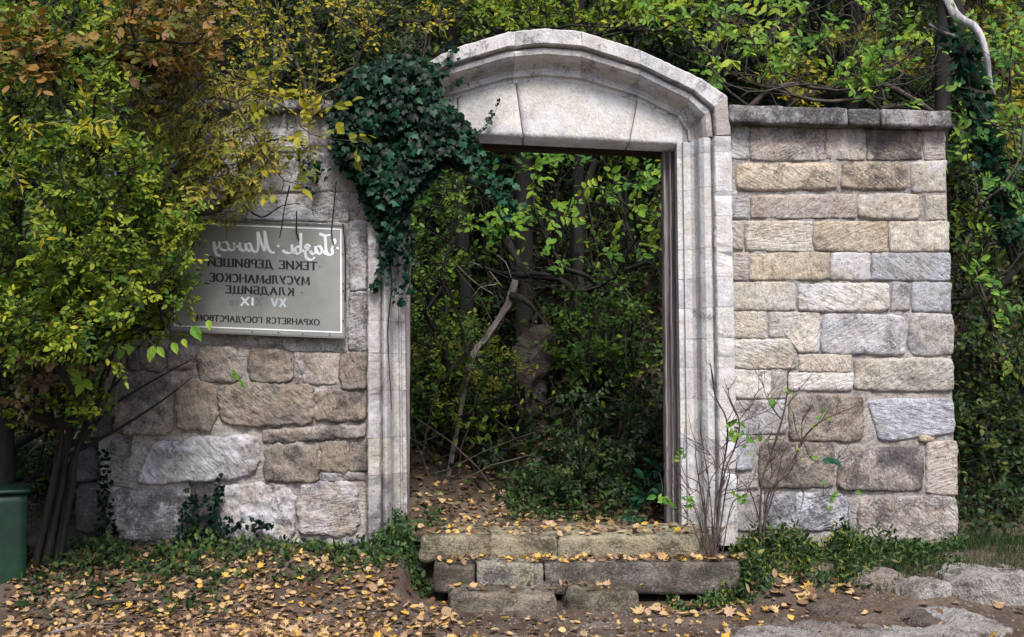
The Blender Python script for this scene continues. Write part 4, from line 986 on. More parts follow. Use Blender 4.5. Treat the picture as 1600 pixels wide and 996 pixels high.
d = unit(np.stack([rng.normal(0, .45, n_), rng.normal(-.25, .15, n_), rng.normal(-.9, .25, n_)], -1))
nn_ = unit(np.stack([rng.normal(0, .35, n_), np.full(n_, -1.0), rng.normal(.45, .3, n_)], -1))
sz = rng.uniform(.034, .070, n_); to = np.clip(rng.normal(.42, .27, n_), 0, 1)
leaves(IV, pos, d, nn_, sz, to, 'ivy', P_ivy, 290)
def strand(par, pts, y, per_px=.22, size=.05, mat=P_ivy, tpl='ivy', tone=(.2, .8), r=.004, wob=5, parts=True, wood=M_barkdark):
    pl = [P(a, b_, y-.01) for a, b_ in pts]
    trunk('vine', pl, list(np.linspace(r, r*.4, len(pl))), wood, par, 6, .05, .04)
    ps = []
    for (a, b_), (c_, e) in zip(pts, pts[1:]):
        k = max(1, int(math.hypot(c_-a, e-b_)*per_px))
        for i in range(k):
            f = rng.uniform(); ps.append(P(a+(c_-a)*f+rng.normal(0, wob), b_+(e-b_)*f+rng.normal(0, wob), y-rng.uniform(.0, .06)))
    ps = np.array(ps); k = len(ps)
    d = unit(np.stack([rng.normal(0, .6, k), rng.normal(-.3, .2, k), rng.normal(-.6, .4, k)], -1)); n = unit(np.stack([rng.normal(0, .4, k), np.full(k, -1.), rng.normal(.5, .3, k)], -1))
    s = size*rng.uniform(.6, 1.2, k); t = rng.uniform(*tone, k)
    leaves(par, ps, d, n, s, t, tpl, mat, 0, stuffname='vine_leaves')
strand(IV, [(738, 210), (755, 200), (772, 180), (780, 155)], .06, .28, .035, r=.003, wob=2.5)
strand(IV, [(655, 130), (685, 115), (705, 88), (700, 72)], -.11, .5, .05, r=.004, wob=7)
strand(IV, [(660, 160), (700, 135), (728, 120)], -.08, .2, .045, r=.004, wob=4)
strand(IV, [(612, 390), (618, 440), (614, 480)], -.10, .16, .04, r=.005, wob=3)
strand(IV, [(605, 340), (600, 400), (590, 440), (618, 436)], -.11, .30, .05, r=.004, wob=6)
strand(IV, [(740, 240), (765, 275), (785, 300), (800, 322)], .15, .8, .055, tone=(.4, 1), r=.005, wob=9)
strand(IV, [(620, 300), (640, 400), (628, 470)], .02, .35, .05, r=.006, wob=6)
strand(IV, [(480, 250), (500, 270), (490, 285)], -.08, .8, .045, r=.004, wob=9)
trunk('vine', [P(602, 380, -.09), P(612, 440, -.09), P(606, 520, -.095), P(612, 640, -.09)], [.008, .007, .005, .002], M_barkdark, IV, 6)
# ivy at the foot of the left wall
IV2 = thing('ivy', 'small ivy creeping up the foot of the left wall', 'ivy', gpt(320, -.1))
ps = ivy([(275, 830), (285, 790), (300, 745), (310, 780), (330, 765), (345, 735), (350, 770), (340, 800), (370, 812), (430, 815), (430, 826), (370, 826), (350, 850), (285, 850)], 260, .05)
k = len(ps); leaves(IV2, ps, unit(np.stack([rng.normal(0, .6, k), rng.normal(-.3, .2, k), rng.normal(-.4, .5, k)], -1)), unit(np.stack([rng.normal(0, .4, k), np.full(k, -1.), rng.normal(.5, .3, k)], -1)), rng.uniform(.022, .045, k), rng.uniform(.0, .5, k), 'ivy', P_ivy, 0)
trunk('vine', [gpt(315, -.06), P(310, 800, -.06), P(302, 745, -.06)], [.005, .004, .002], M_barkdark, IV2, 6)
trunk('vine', [gpt(322, -.06), P(335, 790, -.06), P(346, 738, -.06)], [.005, .004, .002], M_barkdark, IV2, 6)
IV3 = thing('ivy', 'ivy growing up the dark stones at the far left end of the wall', 'ivy', gpt(160, -.1))
ps = ivy([(150, 840), (156, 700), (170, 700), (176, 780), (185, 840)], 120, .05)
k = len(ps); leaves(IV3, ps, unit(rng.normal(0, .6, (k, 3))-[0, .3, .4]), unit(rng.normal(0, .4, (k, 3))-[0, 1, -.4]), rng.uniform(.022, .04, k), rng.uniform(.0, .4, k), 'ivy', P_ivy, 0)
# roots and cracks of dead creeper above the plaque
CR_ = thing('dead_creeper', 'dead dark creeper stems hanging on the wall above the plaque', 'creeper', P(440, 300, -.06))
for pts in ([(525, 285), (520, 330), (518, 365), (523, 385)], [(452, 290), (444, 330), (440, 350), (436, 372)], [(462, 330), (464, 362), (466, 375)], [(535, 350), (540, 400), (541, 470)], [(380, 320), (410, 340), (440, 322), (470, 318)]):
    trunk('vine', [P(a+rng.normal(0, 1), b_, -.085) for a, b_ in pts], [.005, .005, .004, .002][:len(pts)], M_barkdark, CR_, 5, .3)

# ================================================================== BARE BUSH before the right jamb
def bush(name, label, base, y, stems, mat, leafl, r0=.011):
    t = thing(name, label, 'bush', base)
    for pts, r in stems:
        pl = []
        for i, (a, b_) in enumerate(pts): pl.append(P(a, b_, y+rng.normal(0, .05)) if i else (np.array(base)+[rng.normal(0, .03), rng.normal(0, .03), -.03] if (a, b_) == (0, 0) else P(a, b_, y)))
        trunk('stem', pl, list(np.linspace(r*.72, r*.25, len(pl))), mat, t, 6, .3, .03)
        for q_ in range(1, len(pl)):
            for _ in range(2):
                p0 = pl[q_-1]+(pl[q_]-pl[q_-1])*rng.uniform(.3, 1); dd_ = unit(unit(pl[q_]-pl[q_-1])+rng.normal(0, .55, 3)); l_ = rng.uniform(.06, .2)
                trunk('twig', [p0, p0+dd_*l_*.5+rng.normal(0, .008, 3), p0+dd_*l_+[0, 0, .02]], [.0028, .002, .0012], mat, t, 4, .2, .05)
    for u, v, du, dv, s, to, mt in leafl:
        leafobj(t, P(u, v, y-.03), P(u+du, v+dv, y-.06)-P(u, v, y-.03), np.array([rng.normal(0, .3), -1, .4]), s, to, 'oval', mt)
    return t
b0 = gpt(1112, -.42)
ll = []
for cx, cy, n, s in ((1150, 668, 16, .045), (1180, 690, 6, .045), (1042, 780, 9, .06), (1062, 708, 6, .04), (1152, 775, 6, .05), (1075, 778, 4, .05)):
    for _ in range(n): ll.append((cx+rng.normal(0, 9), cy+rng.normal(0, 7), rng.normal(0, 12), rng.normal(5, 9), s*rng.uniform(.7, 1.3), rng.uniform(.1, .55), P_bright))
Z = (0, 0)
bush('bare_bush', 'mostly bare twiggy bush in front of the right jamb foot', b0, -.42, [
    ([Z, (1125, 770), (1136, 690), (1134, 652), (1118, 620), (1110, 568)], .010), ([Z, (1128, 760), (1148, 700), (1155, 660), (1140, 622), (1138, 606)], .010),
    ([(1153, 660), (1170, 635), (1186, 609)], .004), ([(1155, 662), (1180, 650), (1208, 640)], .004), ([(1150, 700), (1180, 685), (1200, 664)], .004),
    ([Z, (1095, 770), (1088, 720), (1086, 682)], .007), ([Z, (1108, 760), (1102, 720), (1097, 692)], .007), ([Z, (1080, 780), (1050, 750), (1037, 722)], .006),
    ([Z, (1118, 770), (1116, 720), (1100, 700), (1096, 680)], .006), ([Z, (1132, 780), (1140, 740), (1130, 705), (1142, 680)], .008), ([Z, (1075, 805), (1050, 795), (1030, 785)], .005),
    ([Z, (1100, 790), (1075, 760), (1060, 735)], .006), ([Z, (1140, 800), (1160, 775), (1168, 765)], .006), ([Z, (1090, 800), (1070, 790), (1045, 770)], .005),
    ([Z, (1118, 790), (1132, 750), (1126, 700)], .006), ([Z, (1105, 780), (1120, 735), (1160, 690), (1176, 684)], .006), ([Z, (1122, 790), (1150, 765), (1150, 720)], .006), ([Z, (1100, 775), (1068, 740), (1066, 700)], .005)], M_redtwig, ll)
b0 = gpt(1184, -.30)
ll = [(1208, 622, -4, 22, .07, .3, P_bright), (1205, 622, 8, 16, .06, .4, P_bright), (1224, 606, 8, 6, .045, .5, P_bright), (1228, 614, 12, 2, .04, .45, P_bright), (1268, 714, 14, 4, .05, .4, P_bright), (1284, 720, 40, 4, .09, .95, P_ivy), (1296, 716, 22, 14, .09, .85, P_ivy), (1303, 772, -8, 20, .07, .3, P_bright), (1300, 790, -6, 12, .05, .3, P_bright),
      (1310, 770, -16, 8, .05, .3, P_bright), (1336, 768, 14, 4, .05, .3, P_bright), (1284, 752, 10, 6, .045, .3, P_bright), (1282, 646, 8, -6, .05, .4, P_bright), (1290, 652, 12, 6, .045, .5, P_bright), (1268, 664, 6, 8, .035, .6, P_bright), (1244, 700, 6, 4, .04, .5, P_bright), (1252, 716, 6, 6, .03, .5, P_bright), (1280, 650, -6, 10, .04, .35, P_bright)]
bush('bare_bush', 'upright bare bush with few leaves right of the gateway foot', b0, -.32, [
    ([Z, (1190, 760), (1204, 713), (1222, 655), (1230, 614), (1231, 576)], .013), ([(1222, 657), (1206, 636), (1196, 615), (1189, 585)], .006), ([(1229, 634), (1242, 618), (1251, 601)], .005), ([(1230, 632), (1240, 645)], .004),
    ([Z, (1200, 775), (1234, 738), (1254, 688), (1284, 658), (1333, 637)], .012), ([(1253, 688), (1254, 655), (1269, 633)], .006), ([Z, (1210, 770), (1237, 722), (1249, 700), (1262, 682)], .010),
    ([(1240, 738), (1250, 758), (1258, 774)], .004), ([(1256, 692), (1268, 718), (1290, 724), (1320, 716)], .004), ([Z, (1180, 790), (1172, 768), (1170, 760)], .008), ([Z, (1200, 790), (1215, 745), (1220, 712), (1205, 700)], .007),
    ([(1262, 780), (1290, 775), (1320, 776), (1330, 800)], .003), ([(1286, 752), (1286, 774)], .003), ([Z, (1195, 770), (1206, 740), (1200, 690), (1203, 680)], .006)], M_redtwig, ll)

# ================================================================== BEHIND THE GATE
HG = 'woodland shrubs on the hillside behind the wall'
DT = thing('dead_tree', 'grey contorted dead tree stump seen through the gateway', 'dead tree', gpt(765, 2.2))
yy = 2.3
trunk('trunk', [gpt(700, 1.9)-[0, 0, .05], P(735, 570, 2.0), P(757, 530, 2.1), P(785, 488, 2.2), P(800, 462, 2.3), P(806, 440, 2.35)], [.016, .02, .022, .026, .052, .042], M_dead, DT, 14, .5, .03)
trunk('limb', [P(806, 450, 2.35), P(812, 420, 2.4), P(800, 395, 2.5), P(792, 372, 2.55)], [.04, .038, .042, .028], M_barkdark, DT, 12, .3)
trunk('limb', [P(800, 462, 2.25), P(820, 470, 2.1), P(838, 488, 2.1), P(832, 505, 2.1)], [.035, .026, .018, .01], M_bark, DT, 10, .3)
trunk('limb', [P(806, 432, 2.35), P(830, 428, 2.3), P(860, 430, 2.2)], [.032, .028, .014], M_barkdark, DT, 10, .3)
for pts in ([(770, 460), (740, 440), (700, 400)], [(785, 450), (760, 420), (735, 410)], [(800, 440), (790, 410), (770, 395)], [(775, 445), (750, 450), (735, 470)]):
    trunk('dead_branch', [P(a, b_, 2.2) for a, b_ in pts], [.007, .005, .003], M_dead, DT, 6)
def brock(u, v, y, w_, h_, lab):
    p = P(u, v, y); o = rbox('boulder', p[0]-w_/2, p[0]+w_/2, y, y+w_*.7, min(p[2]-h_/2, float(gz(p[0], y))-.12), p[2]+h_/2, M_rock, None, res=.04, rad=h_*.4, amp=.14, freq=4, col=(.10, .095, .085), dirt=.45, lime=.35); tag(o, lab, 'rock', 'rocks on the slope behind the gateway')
brock(830, 535, 2.2, .35, .28, 'grey boulder under the dead tree in the gateway')
brock(850, 655, 2.2, .5, .3, 'dark mossy rock low in the gateway')
brock(945, 640, 2.6, .7, .6, 'dark rock face in the shade right of the gateway middle')
brock(1005, 590, 3.0, .8, .9, 'tall dark rock behind the right frame post')
# sprays of bright leaves seen through the opening
def cl(list_, y0, y1):
    out_ = []
    for u, v, n, ru, rv in list_:
        for _ in range(n): out_.append(P(u+rng.normal(0, ru), v+rng.normal(0, rv), rng.uniform(y0, y1)))
    return np.array(out_)
tb = gpt(930, 2.4)
plant('leafy_shrub', 'shrub with fresh green leaf sprays under the gateway lintel', 'shrub', tb,
      cl([(830, 262, 7, 16, 8), (765, 362, 8, 22, 10), (790, 335, 6, 12, 10), (830, 338, 5, 16, 8), (985, 292, 10, 24, 14), (905, 262, 4, 18, 6), (1008, 380, 7, 18, 12), (955, 300, 4, 14, 8), (985, 340, 4, 14, 10), (870, 330, 5, 14, 10), (850, 250, 3, 14, 6), (1020, 260, 4, 10, 8), (735, 350, 3, 12, 8), (960, 395, 4, 16, 8), (868, 405, 5, 14, 10), (1025, 330, 4, 10, 12), (795, 355, 6, 16, 12), (660, 330, 5, 16, 16)], 1.4, 2.8),
      P_bright, .085, 6, .2, 'oval', M_barkdark, 290, HG, rt=.004, tones=(.0, .8), tonepw=1.2, face=.9,
      bare=boxes_to_targets([(700, 250, 1060, 480, 1.2, 3.2, 110)]), trunkpts=[tb-[0, 0, .1], P(905, 460, 2.5), P(908, 330, 2.6), P(930, 250, 2.7)], trunkrad=[.07, .06, .045, .03])
tb = gpt(680, 2.6)
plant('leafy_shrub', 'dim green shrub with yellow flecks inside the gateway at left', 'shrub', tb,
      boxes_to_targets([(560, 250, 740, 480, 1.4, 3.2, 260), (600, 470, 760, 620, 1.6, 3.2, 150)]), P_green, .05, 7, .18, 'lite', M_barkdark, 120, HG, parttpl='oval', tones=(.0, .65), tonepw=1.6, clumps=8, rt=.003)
tb = gpt(950, 1.3)
plant('undergrowth_shrub', 'low dark undergrowth shrub on the right of the gateway path', 'shrub', tb,
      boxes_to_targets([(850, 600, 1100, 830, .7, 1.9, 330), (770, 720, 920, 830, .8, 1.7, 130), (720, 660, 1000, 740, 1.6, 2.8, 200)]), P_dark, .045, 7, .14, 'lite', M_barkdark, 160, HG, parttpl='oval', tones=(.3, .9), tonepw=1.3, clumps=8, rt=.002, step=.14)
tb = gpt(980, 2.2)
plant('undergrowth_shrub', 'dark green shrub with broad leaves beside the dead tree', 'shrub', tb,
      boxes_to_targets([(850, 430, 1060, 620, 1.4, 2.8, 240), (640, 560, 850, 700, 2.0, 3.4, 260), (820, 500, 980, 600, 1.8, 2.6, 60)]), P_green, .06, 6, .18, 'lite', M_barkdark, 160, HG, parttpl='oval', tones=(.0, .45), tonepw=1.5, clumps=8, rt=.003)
tb = gpt(1030, .75)
plant('seedling', 'young bush with large dark leaves behind the right frame post foot', 'shrub', tb, cl([(1030, 745, 5, 14, 10), (1015, 775, 4, 12, 10), (1045, 770, 3, 10, 8), (1000, 800, 3, 10, 6)], .5, .9), P_ivy, .085, 5, .1, 'oval', M_twig, 60, HG, tones=(.5, 1))
# shrubs over the coping
for lab, base, y0, y1, clist, sz, tn, npz in (
   ('shrub with bright leaf sprays above the right end of the arch', gpt(1150, 2.2), 1.0, 2.2, [(1195, 65, 16, 26, 12), (1235, 90, 12, 14, 10), (1120, 60, 6, 8, 10), (1135, 110, 7, 10, 12), (1180, 20, 5, 16, 8), (1225, 100, 6, 12, 8), (1130, 8, 4, 10, 6), (1240, 38, 5, 10, 6), (1110, 115, 4, 6, 6), (1065, 30, 5, 18, 8), (1030, 20, 4, 16, 8), (1000, 8, 4, 10, 6), (1210, 10, 5, 10, 4)], .085, (.1, .85), 280),
   ('shrub with light green leaves above the middle of the coping', gpt(1340, 2.4), 1.0, 2.3, [(1345, 125, 14, 20, 8), (1310, 120, 6, 14, 7), (1350, 150, 6, 10, 5), (1385, 40, 6, 14, 8), (1420, 60, 5, 12, 6), (1430, 62, 4, 8, 5), (1280, 60, 5, 8, 5), (1385, 95, 8, 14, 8), (1355, 85, 6, 12, 8), (1300, 45, 3, 12, 6), (1420, 165, 2, 4, 3), (1360, 15, 4, 18, 7)], .075, (.1, .8), 240),
   ('shrub with green and yellow leaves along the right edge', gpt(1560, 1.8), .5, 2.4, [(1510, 70, 8, 14, 20), (1500, 235, 10, 12, 16), (1540, 130, 8, 16, 20), (1505, 350, 10, 16, 12), (1560, 460, 8, 16, 14), (1560, 565, 5, 10, 6), (1590, 400, 6, 10, 16), (1580, 290, 12, 16, 20), (1520, 190, 8, 16, 14), (1590, 40, 14, 18, 22), (1540, 300, 8, 14, 14), (1515, 430, 6, 10, 14), (1570, 500, 6, 14, 10), (1590, 200, 12, 10, 20), (1575, 90, 10, 14, 16)], .075, (.0, .75), 280)):
    bb = boxes_to_targets([(1040, -20, 1500, 165, .8, 3.0, 200)]) if 'edge' not in lab else boxes_to_targets([(1480, 0, 1620, 500, .6, 2.6, 110)])
    plant('leafy_shrub', lab, 'shrub', base, cl(clist, y0, y1), P_bright, sz, 6, .17, 'oval', M_twig, npz, HG, tones=tn, face=.9, rt=.002, bare=bb, step=.16, jit=.45, start=[base, base+[0, 0, 1.4]])
# darker filling shrubs and trees
tb = gpt(560, 1.8)
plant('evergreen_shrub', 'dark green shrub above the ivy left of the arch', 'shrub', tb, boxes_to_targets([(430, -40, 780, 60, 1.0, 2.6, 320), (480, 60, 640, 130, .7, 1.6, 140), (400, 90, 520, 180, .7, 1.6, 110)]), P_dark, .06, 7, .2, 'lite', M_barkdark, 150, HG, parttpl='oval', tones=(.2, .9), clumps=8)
tb = gpt(820, 3.2)
plant('leafy_tree', 'tree with mid green leaves rising above the arch crown', 'tree', tb, boxes_to_targets([(680, -40, 1120, 70, 1.4, 3.4, 330)]), P_green, .065, 7, .22, 'lite', M_barkdark, 200, HG, parttpl='oval', tones=(.2, 1), clumps=9,
      bare=boxes_to_targets([(800, -20, 1120, 70, 1.2, 3.0, 110)]), trunkpts=[tb-[0, 0, .1], tb+[0, .1, 2], tb+[.1, .2, 4.5]], trunkrad=[.1, .08, .05])
tb = gpt(1230, 3.6)
plant('autumn_shrub', 'shrub with golden leaves glimpsed behind the coping', 'shrub', tb, boxes_to_targets([(1180, 90, 1300, 165, 2.6, 3.8, 70), (1240, 40, 1480, 120, 3.0, 4.4, 90), (1500, -20, 1640, 260, 2.4, 4.0, 260)]), P_yellow, .07, 6, .2, 'lite', M_twig, 120, HG, parttpl='oval', tones=(.0, .8), clumps=7)
tb = gpt(1560, 1.5)
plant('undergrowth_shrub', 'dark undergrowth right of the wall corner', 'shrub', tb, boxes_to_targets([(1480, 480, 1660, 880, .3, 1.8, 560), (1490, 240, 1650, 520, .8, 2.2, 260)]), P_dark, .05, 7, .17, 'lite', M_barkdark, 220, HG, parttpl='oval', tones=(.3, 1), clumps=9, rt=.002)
for k, (u, y, w_, h_, lab) in enumerate([(120, 3.0, 1.5, 3.4, 'tall dark shrub behind the autumn tree at the far left'), (330, 2.6, 1.3, 3.2, 'dark shrub right behind the left wall top'), (450, 4.0, 1.5, 4.4, 'deep green shrub high behind the yellow shrub'), (600, 3.2, 1.1, 3.6, 'dark shrub behind the ivy covered arch shoulder'), (240, 6.0, 2.4, 5.4, 'big dark shrub high on the hillside at the left'), (560, 6.5, 2.2, 5.6, 'big dark shrub high on the hillside left of the arch crown'),
        (860, 6.5, 2.0, 5.6, 'big dark shrub high on the hillside above the arch crown'), (1150, 6.5, 2.2, 5.6, 'big dark shrub high on the hillside beyond the arch end'), (1400, 6.5, 2.2, 5.6, 'big dark shrub high on the hillside beyond the coping'), (1560, 5.0, 1.6, 4.6, 'big dark shrub uphill of the old leaning tree')]):
    b_ = gpt(u, y); a_ = rng.normal(0, 1, (230, 3)); a_ = unit(a_)*rng.uniform(.3, 1, (230, 1))**.5
    T = b_+[0, 0, h_*.42]+a_*[w_, w_*.6, h_*.5]; T[:, 2] = np.maximum(T[:, 2], gz(T[:, 0], T[:, 1])+.15)
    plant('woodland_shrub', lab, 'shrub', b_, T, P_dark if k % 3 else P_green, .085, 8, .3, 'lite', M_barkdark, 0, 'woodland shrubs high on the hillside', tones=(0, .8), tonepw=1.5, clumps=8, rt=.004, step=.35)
tb = gpt(700, 2.2)
plant('undergrowth_shrub', 'low yellowish shrub beside the path inside the gateway at left', 'shrub', tb, boxes_to_targets([(630, 500, 830, 690, 1.6, 2.8, 230)]), P_olive, .04, 7, .14, 'lite', M_barkdark, 60, HG, parttpl='oval', tones=(0, .75), tonepw=1.6, clumps=9, rt=.002)
# the big dark trunk at right with its pale broken branch
tb = gpt(1640, 1.6)
TR = thing('old_tree', 'old dark leaning tree with a pale broken branch at the top right', 'tree', tb)
trunk('trunk', [tb-[0, 0, .1], P(1625, 500, 1.5), P(1590, 400, 1.4), P(1552, 280, 1.35), P(1522, 150, 1.3), P(1496, 40, 1.3), P(1470, -80, 1.3)], [.14, .10, .075, .07, .07, .07, .06], M_barkdark, TR, 14, .2)
trunk('broken_branch', [P(1470, -30, 1.0), P(1492, 22, .95), P(1525, 45, .9), P(1541, 85, .88), P(1547, 125, .88), P(1556, 152, .9)], [.040, .036, .028, .022, .016, .005], M_pale_wood, TR, 10, .18, .04, label='pale bleached broken branch')
trunk('branch', [P(1500, 60, 1.2), P(1470, 50, 1.1), P(1452, 38, 1.1)], [.02, .014, .008], M_dead, TR, 8)
trunk('branch', [P(1600, 405, 1.4), P(1570, 440, 1.2), P(1530, 462, 1.1), P(1490, 468, 1.1)], [.035, .028, .022, .012], M_barkdark, TR, 8)
pos = []
for _ in range(420):
    f = rng.uniform(); pt = P(1496+f*90+rng.normal(0, 14), 40+f*340, 1.22+rng.normal(0, .08)); pos.append(pt)
pos = np.array(pos); k = len(pos)
IVT = thing('ivy', 'ivy climbing the dark leaning trunk at the right', 'ivy', tb)
leaves(IVT, pos, unit(rng.normal(0, .5, (k, 3))-[0, .3, .6]), unit(rng.normal(0, .4, (k, 3))-[0, 1, -.4]), rng.uniform(.05, .085, k), rng.uniform(.3, 1, k), 'ivy', P_ivy, 60)
# trunks behind
for k, (u, y, ut, r, lab) in enumerate([(1120, 3.4, 1128, .06, 'dark upright trunk above the arch shoulder'), (1215, 4.2, 1230, .07, 'dark trunk behind the coping, second from the arch'), (1340, 4.0, 1330, .10, 'thick dark trunk behind the middle of the coping'), (1290, 5.0, 1300, .05, 'slender dark trunk behind the coping'), (900, 3.0, 912, .07, 'black trunk standing in the gateway view'), (740, 4.5, 700, .09, 'dark trunk deep behind the arch crown'), (470, 3.5, 500, .08, 'dark trunk behind the yellow shrub'), (1430, 3.0, 1480, .09, 'dark trunk near the right end of the coping'), (330, 3.6, 300, .09, 'dark trunk behind the left wall')]):
    b0 = gpt(u, y); top = P(ut, -120, y+.3)
    t = thing('woodland_tree', lab, 'tree', b0, 'woodland trees on the hillside')
    trunk('trunk', [b0-[0, 0, .1], b0*.6+top*.4+[rng.normal(0, .08), 0, 0], top, top+[rng.normal(0, .3), .3, 2.5]], [r, r*.85, r*.7, r*.4], M_barkdark, t, 10, .15, .12)
    nt_ = 130
    T = top+[0, .3, 2.0]+rng.normal(0, 1, (nt_, 3))*[1.5, 1.3, .9]
    arr, pr, rr_, tips = grow(np.array([top, top+[0, .2, 1.2]]), T, .5, .3, .006)
    idx = np.arange(2, len(arr)); tubes('branches', arr[pr[idx]], arr[idx], np.minimum(rr_[pr[idx]], rr_[idx]*1.5), rr_[idx], M_barkdark, t, 4)
    i = np.repeat(np.arange(nt_), 32); pos = T[i]+rng.normal(0, .33, (len(i), 3))
    leaves(t, pos, unit(rng.normal(0, 1, (len(i), 3))-[0, 0, .3]), unit(rng.normal(0, .6, (len(i), 3))+[0, -.3, 1]), rng.uniform(.10, .17, len(i)), rng.uniform(0, 1, len(i)), 'lite', P_dark if k % 3 else P_green, 0, stuffname='crown')  # leaf crowns out of view overhead, added to keep skylight off the hillside

# ---------------- tangle, ground cover, litter (uncountable)
def scatter(n, ux, yx, dens=None):
    x = rng.uniform(*ux, n); y = rng.uniform(*yx, n); return x, y
def surf(x, y): return np.array([gzn(a, b_) for a, b_ in zip(x, y)])
# hillside leaf cover
n = 110000
y = rng.uniform(0, 1, n)**1.25*20+1.0; x = rng.uniform(-1, 1, n)*(2.0+.62*(y+7))
pathm = (x < .25-.25*(y-1)) & (x > -1.6-.35*(y-1)) & (y < 3.4)
keep = ~(pathm & (rng.uniform(0, 1, n) < .97)); x, y = x[keep], y[keep]; n = len(x)
z = surf(x, y); pos = np.stack([x, y-.02, z+np.abs(rng.normal(.08, .12, n))], -1)
me = leafmesh('hillside_ground_cover', pos, unit(rng.normal(0, .6, (n, 3))-[0, .4, 0]), unit(rng.normal(0, .45, (n, 3))+[0, -.6, .8]), rng.uniform(.05, .10, n)*(1+.08*np.clip(y-3, 0, 20)), np.clip(rng.beta(1.3, 2.2, n), 0, 1), 'lite')
o = lk('hillside_ground_cover', me, P_dark); tag(o, 'low dark green ground cover over the wooded hillside', 'ground cover', kind='stuff')
n = 26000
y = rng.uniform(0, 1, n)**1.3*11+.6; x = rng.uniform(-1, 1, n)*(1.6+.58*(y+7))
pathm = (x < .25-.25*(y-1)) & (x > -1.6-.35*(y-1)) & (y < 3.4); kp = ~(pathm & (rng.uniform(0, 1, n) < .85)); x, y = x[kp], y[kp]; n = len(x)
z = surf(x, y); pos = np.stack([x, y, z+np.abs(rng.normal(.0, .05, n))+.01], -1)
me = leafmesh('hillside_leaf_litter', pos, unit(rng.normal(0, .8, (n, 3))*[1, 1, .3]), unit(rng.normal(0, .35, (n, 3))+[0, -.3, 1]), rng.uniform(.04, .08, n), rng.uniform(0, .8, n), 'lite')
o = lk('hillside_leaf_litter', me, P_dry); tag(o, 'brown leaf litter on the hillside behind the wall', 'leaf litter', kind='stuff')
# hillside saplings tangle
n = 1500
y = rng.uniform(1.6, 9, n); x = rng.uniform(-1, 1, n)*(.8+.56*(y+7)); z = surf(x, y)
A = np.stack([x, y, z-.05], -1); D = unit(rng.normal(0, .5, (n, 3))+[0, -.15, .8]); Ls = rng.uniform(.5, 1.9, n)
segs = 5; AA = []; BB = []; ra = []; rb = []
cur_ = A.copy()
for s in range(segs):
    D = unit(D+rng.normal(0, .22, (n, 3))+[0, 0, -.06]); nx_ = cur_+D*(Ls/segs)[:, None]; AA.append(cur_); BB.append(nx_); rr0 = .011*(1-s/segs*.8); ra.append(np.full(n, rr0)); rb.append(np.full(n, .011*(1-(s+1)/segs*.8))); cur_ = nx_
o = tubes('brush_tangle', np.vstack(AA), np.vstack(BB), np.concatenate(ra), np.concatenate(rb), M_twig, None, 3, 'stuff')
tag(o, 'tangle of thin bare stems on the hillside', 'brushwood', kind='stuff')
ends = np.vstack(BB[2:]); i = np.repeat(np.arange(len(ends)), 3); n = len(i)
me = leafmesh('brush_leaves', ends[i]+rng.normal(0, .07, (n, 3)), unit(rng.normal(0, 1, (n, 3))), unit(rng.normal(0, .4, (n, 3))+[0, -.6, .8]), rng.uniform(.04, .085, n), np.clip(rng.beta(1.2, 2, n), 0, 1), 'lite')
o = lk('brush_leaves', me, P_green); tag(o, 'scattered leaves of the thin brush on the hillside', 'brushwood leaves', kind='stuff')

# weeds at the wall feet
def weeds(name, lab, polyu, yr, n, size, tones, mat, tpl='lite', h=(.0, .12), cat='weeds', dmul=1):
    u = rng.uniform(polyu[0], polyu[1], n); y = yr[0]+(yr[1]-yr[0])*rng.beta(2, 1.3, n)
    cl_ = np.array([mn.noise(Vector((a*.02, b_*5, 3))) for a, b_ in zip(u, y)]); kp = cl_ > rng.uniform(-.5, .25, n); u, y = u[kp], y[kp]; n = len(u)
    x = (u-800)/FPX*(y+7); z = surf(x, y); hh = rng.uniform(h[0], h[1], n)**1.0*(1+cl_[kp]*2.2).clip(.15, 2)*(.35+.65*((y-yr[0])/(yr[1]-yr[0])))
    pos = np.stack([x, y, z+hh], -1)
    d = unit(rng.normal(0, .7, (n, 3))+[0, -.3, .3]) if tpl != 'blade' else unit(rng.normal(0, .35, (n, 3))+[0, -.1, 1])
    if tpl == 'blade': pos[:, 2] = z-.01
    me = leafmesh(name, pos, d, unit(rng.normal(0, .4, (n, 3))+[0, -.7, .7]), rng.uniform(.6, 1.3, n)*size, np.clip(tones[0]+(tones[1]-tones[0])*rng.uniform(0, 1, n)**1.4, 0, 1), tpl)
    o = lk(name, me, mat); tag(o, lab, cat, kind='stuff'); return o
weeds('weed_patch', 'bright low weeds at the foot of the right wall', (1120, 1345), (-.75, -.10), 2600, .042, (.1, 1), P_grass, h=(.0, .10))
weeds('weed_patch', 'small slender leaves among the weeds before the right wall', (1120, 1400), (-.78, -.10), 2600, .045, (.0, 1), P_grass, 'slim', h=(.0, .14))
weeds('weed_patch', 'dark weeds along the right wall corner', (1300, 1500), (-.55, -.06), 2200, .034, (.0, .8), P_grass, h=(0, .06))
weeds('grass_patch', 'short grass between the right wall corner and the rocks', (1290, 1700), (-.85, .35), 13000, .065, (.0, .75), P_grass, 'blade', cat='grass')
weeds('grass_patch', 'grass blades among the weeds before the right wall', (1120, 1420), (-.75, -.1), 3000, .10, (.0, .8), P_grass, 'blade', cat='grass')
weeds('weed_patch', 'green weeds between the left jamb foot and the steps', (585, 705), (-.55, .25), 2600, .04, (.1, .7), P_grass, h=(0, .17))
weeds('weed_patch', 'low weeds and ivy along the foot of the left wall', (120, 600), (-.72, -.08), 2500, .045, (.0, .85), P_grass, h=(0, .07))
weeds('weed_patch', 'dark creeping weeds on the leafy bank at far left', (40, 360), (-1.1, -.3), 1100, .045, (.0, .6), P_grass, h=(0, .06))
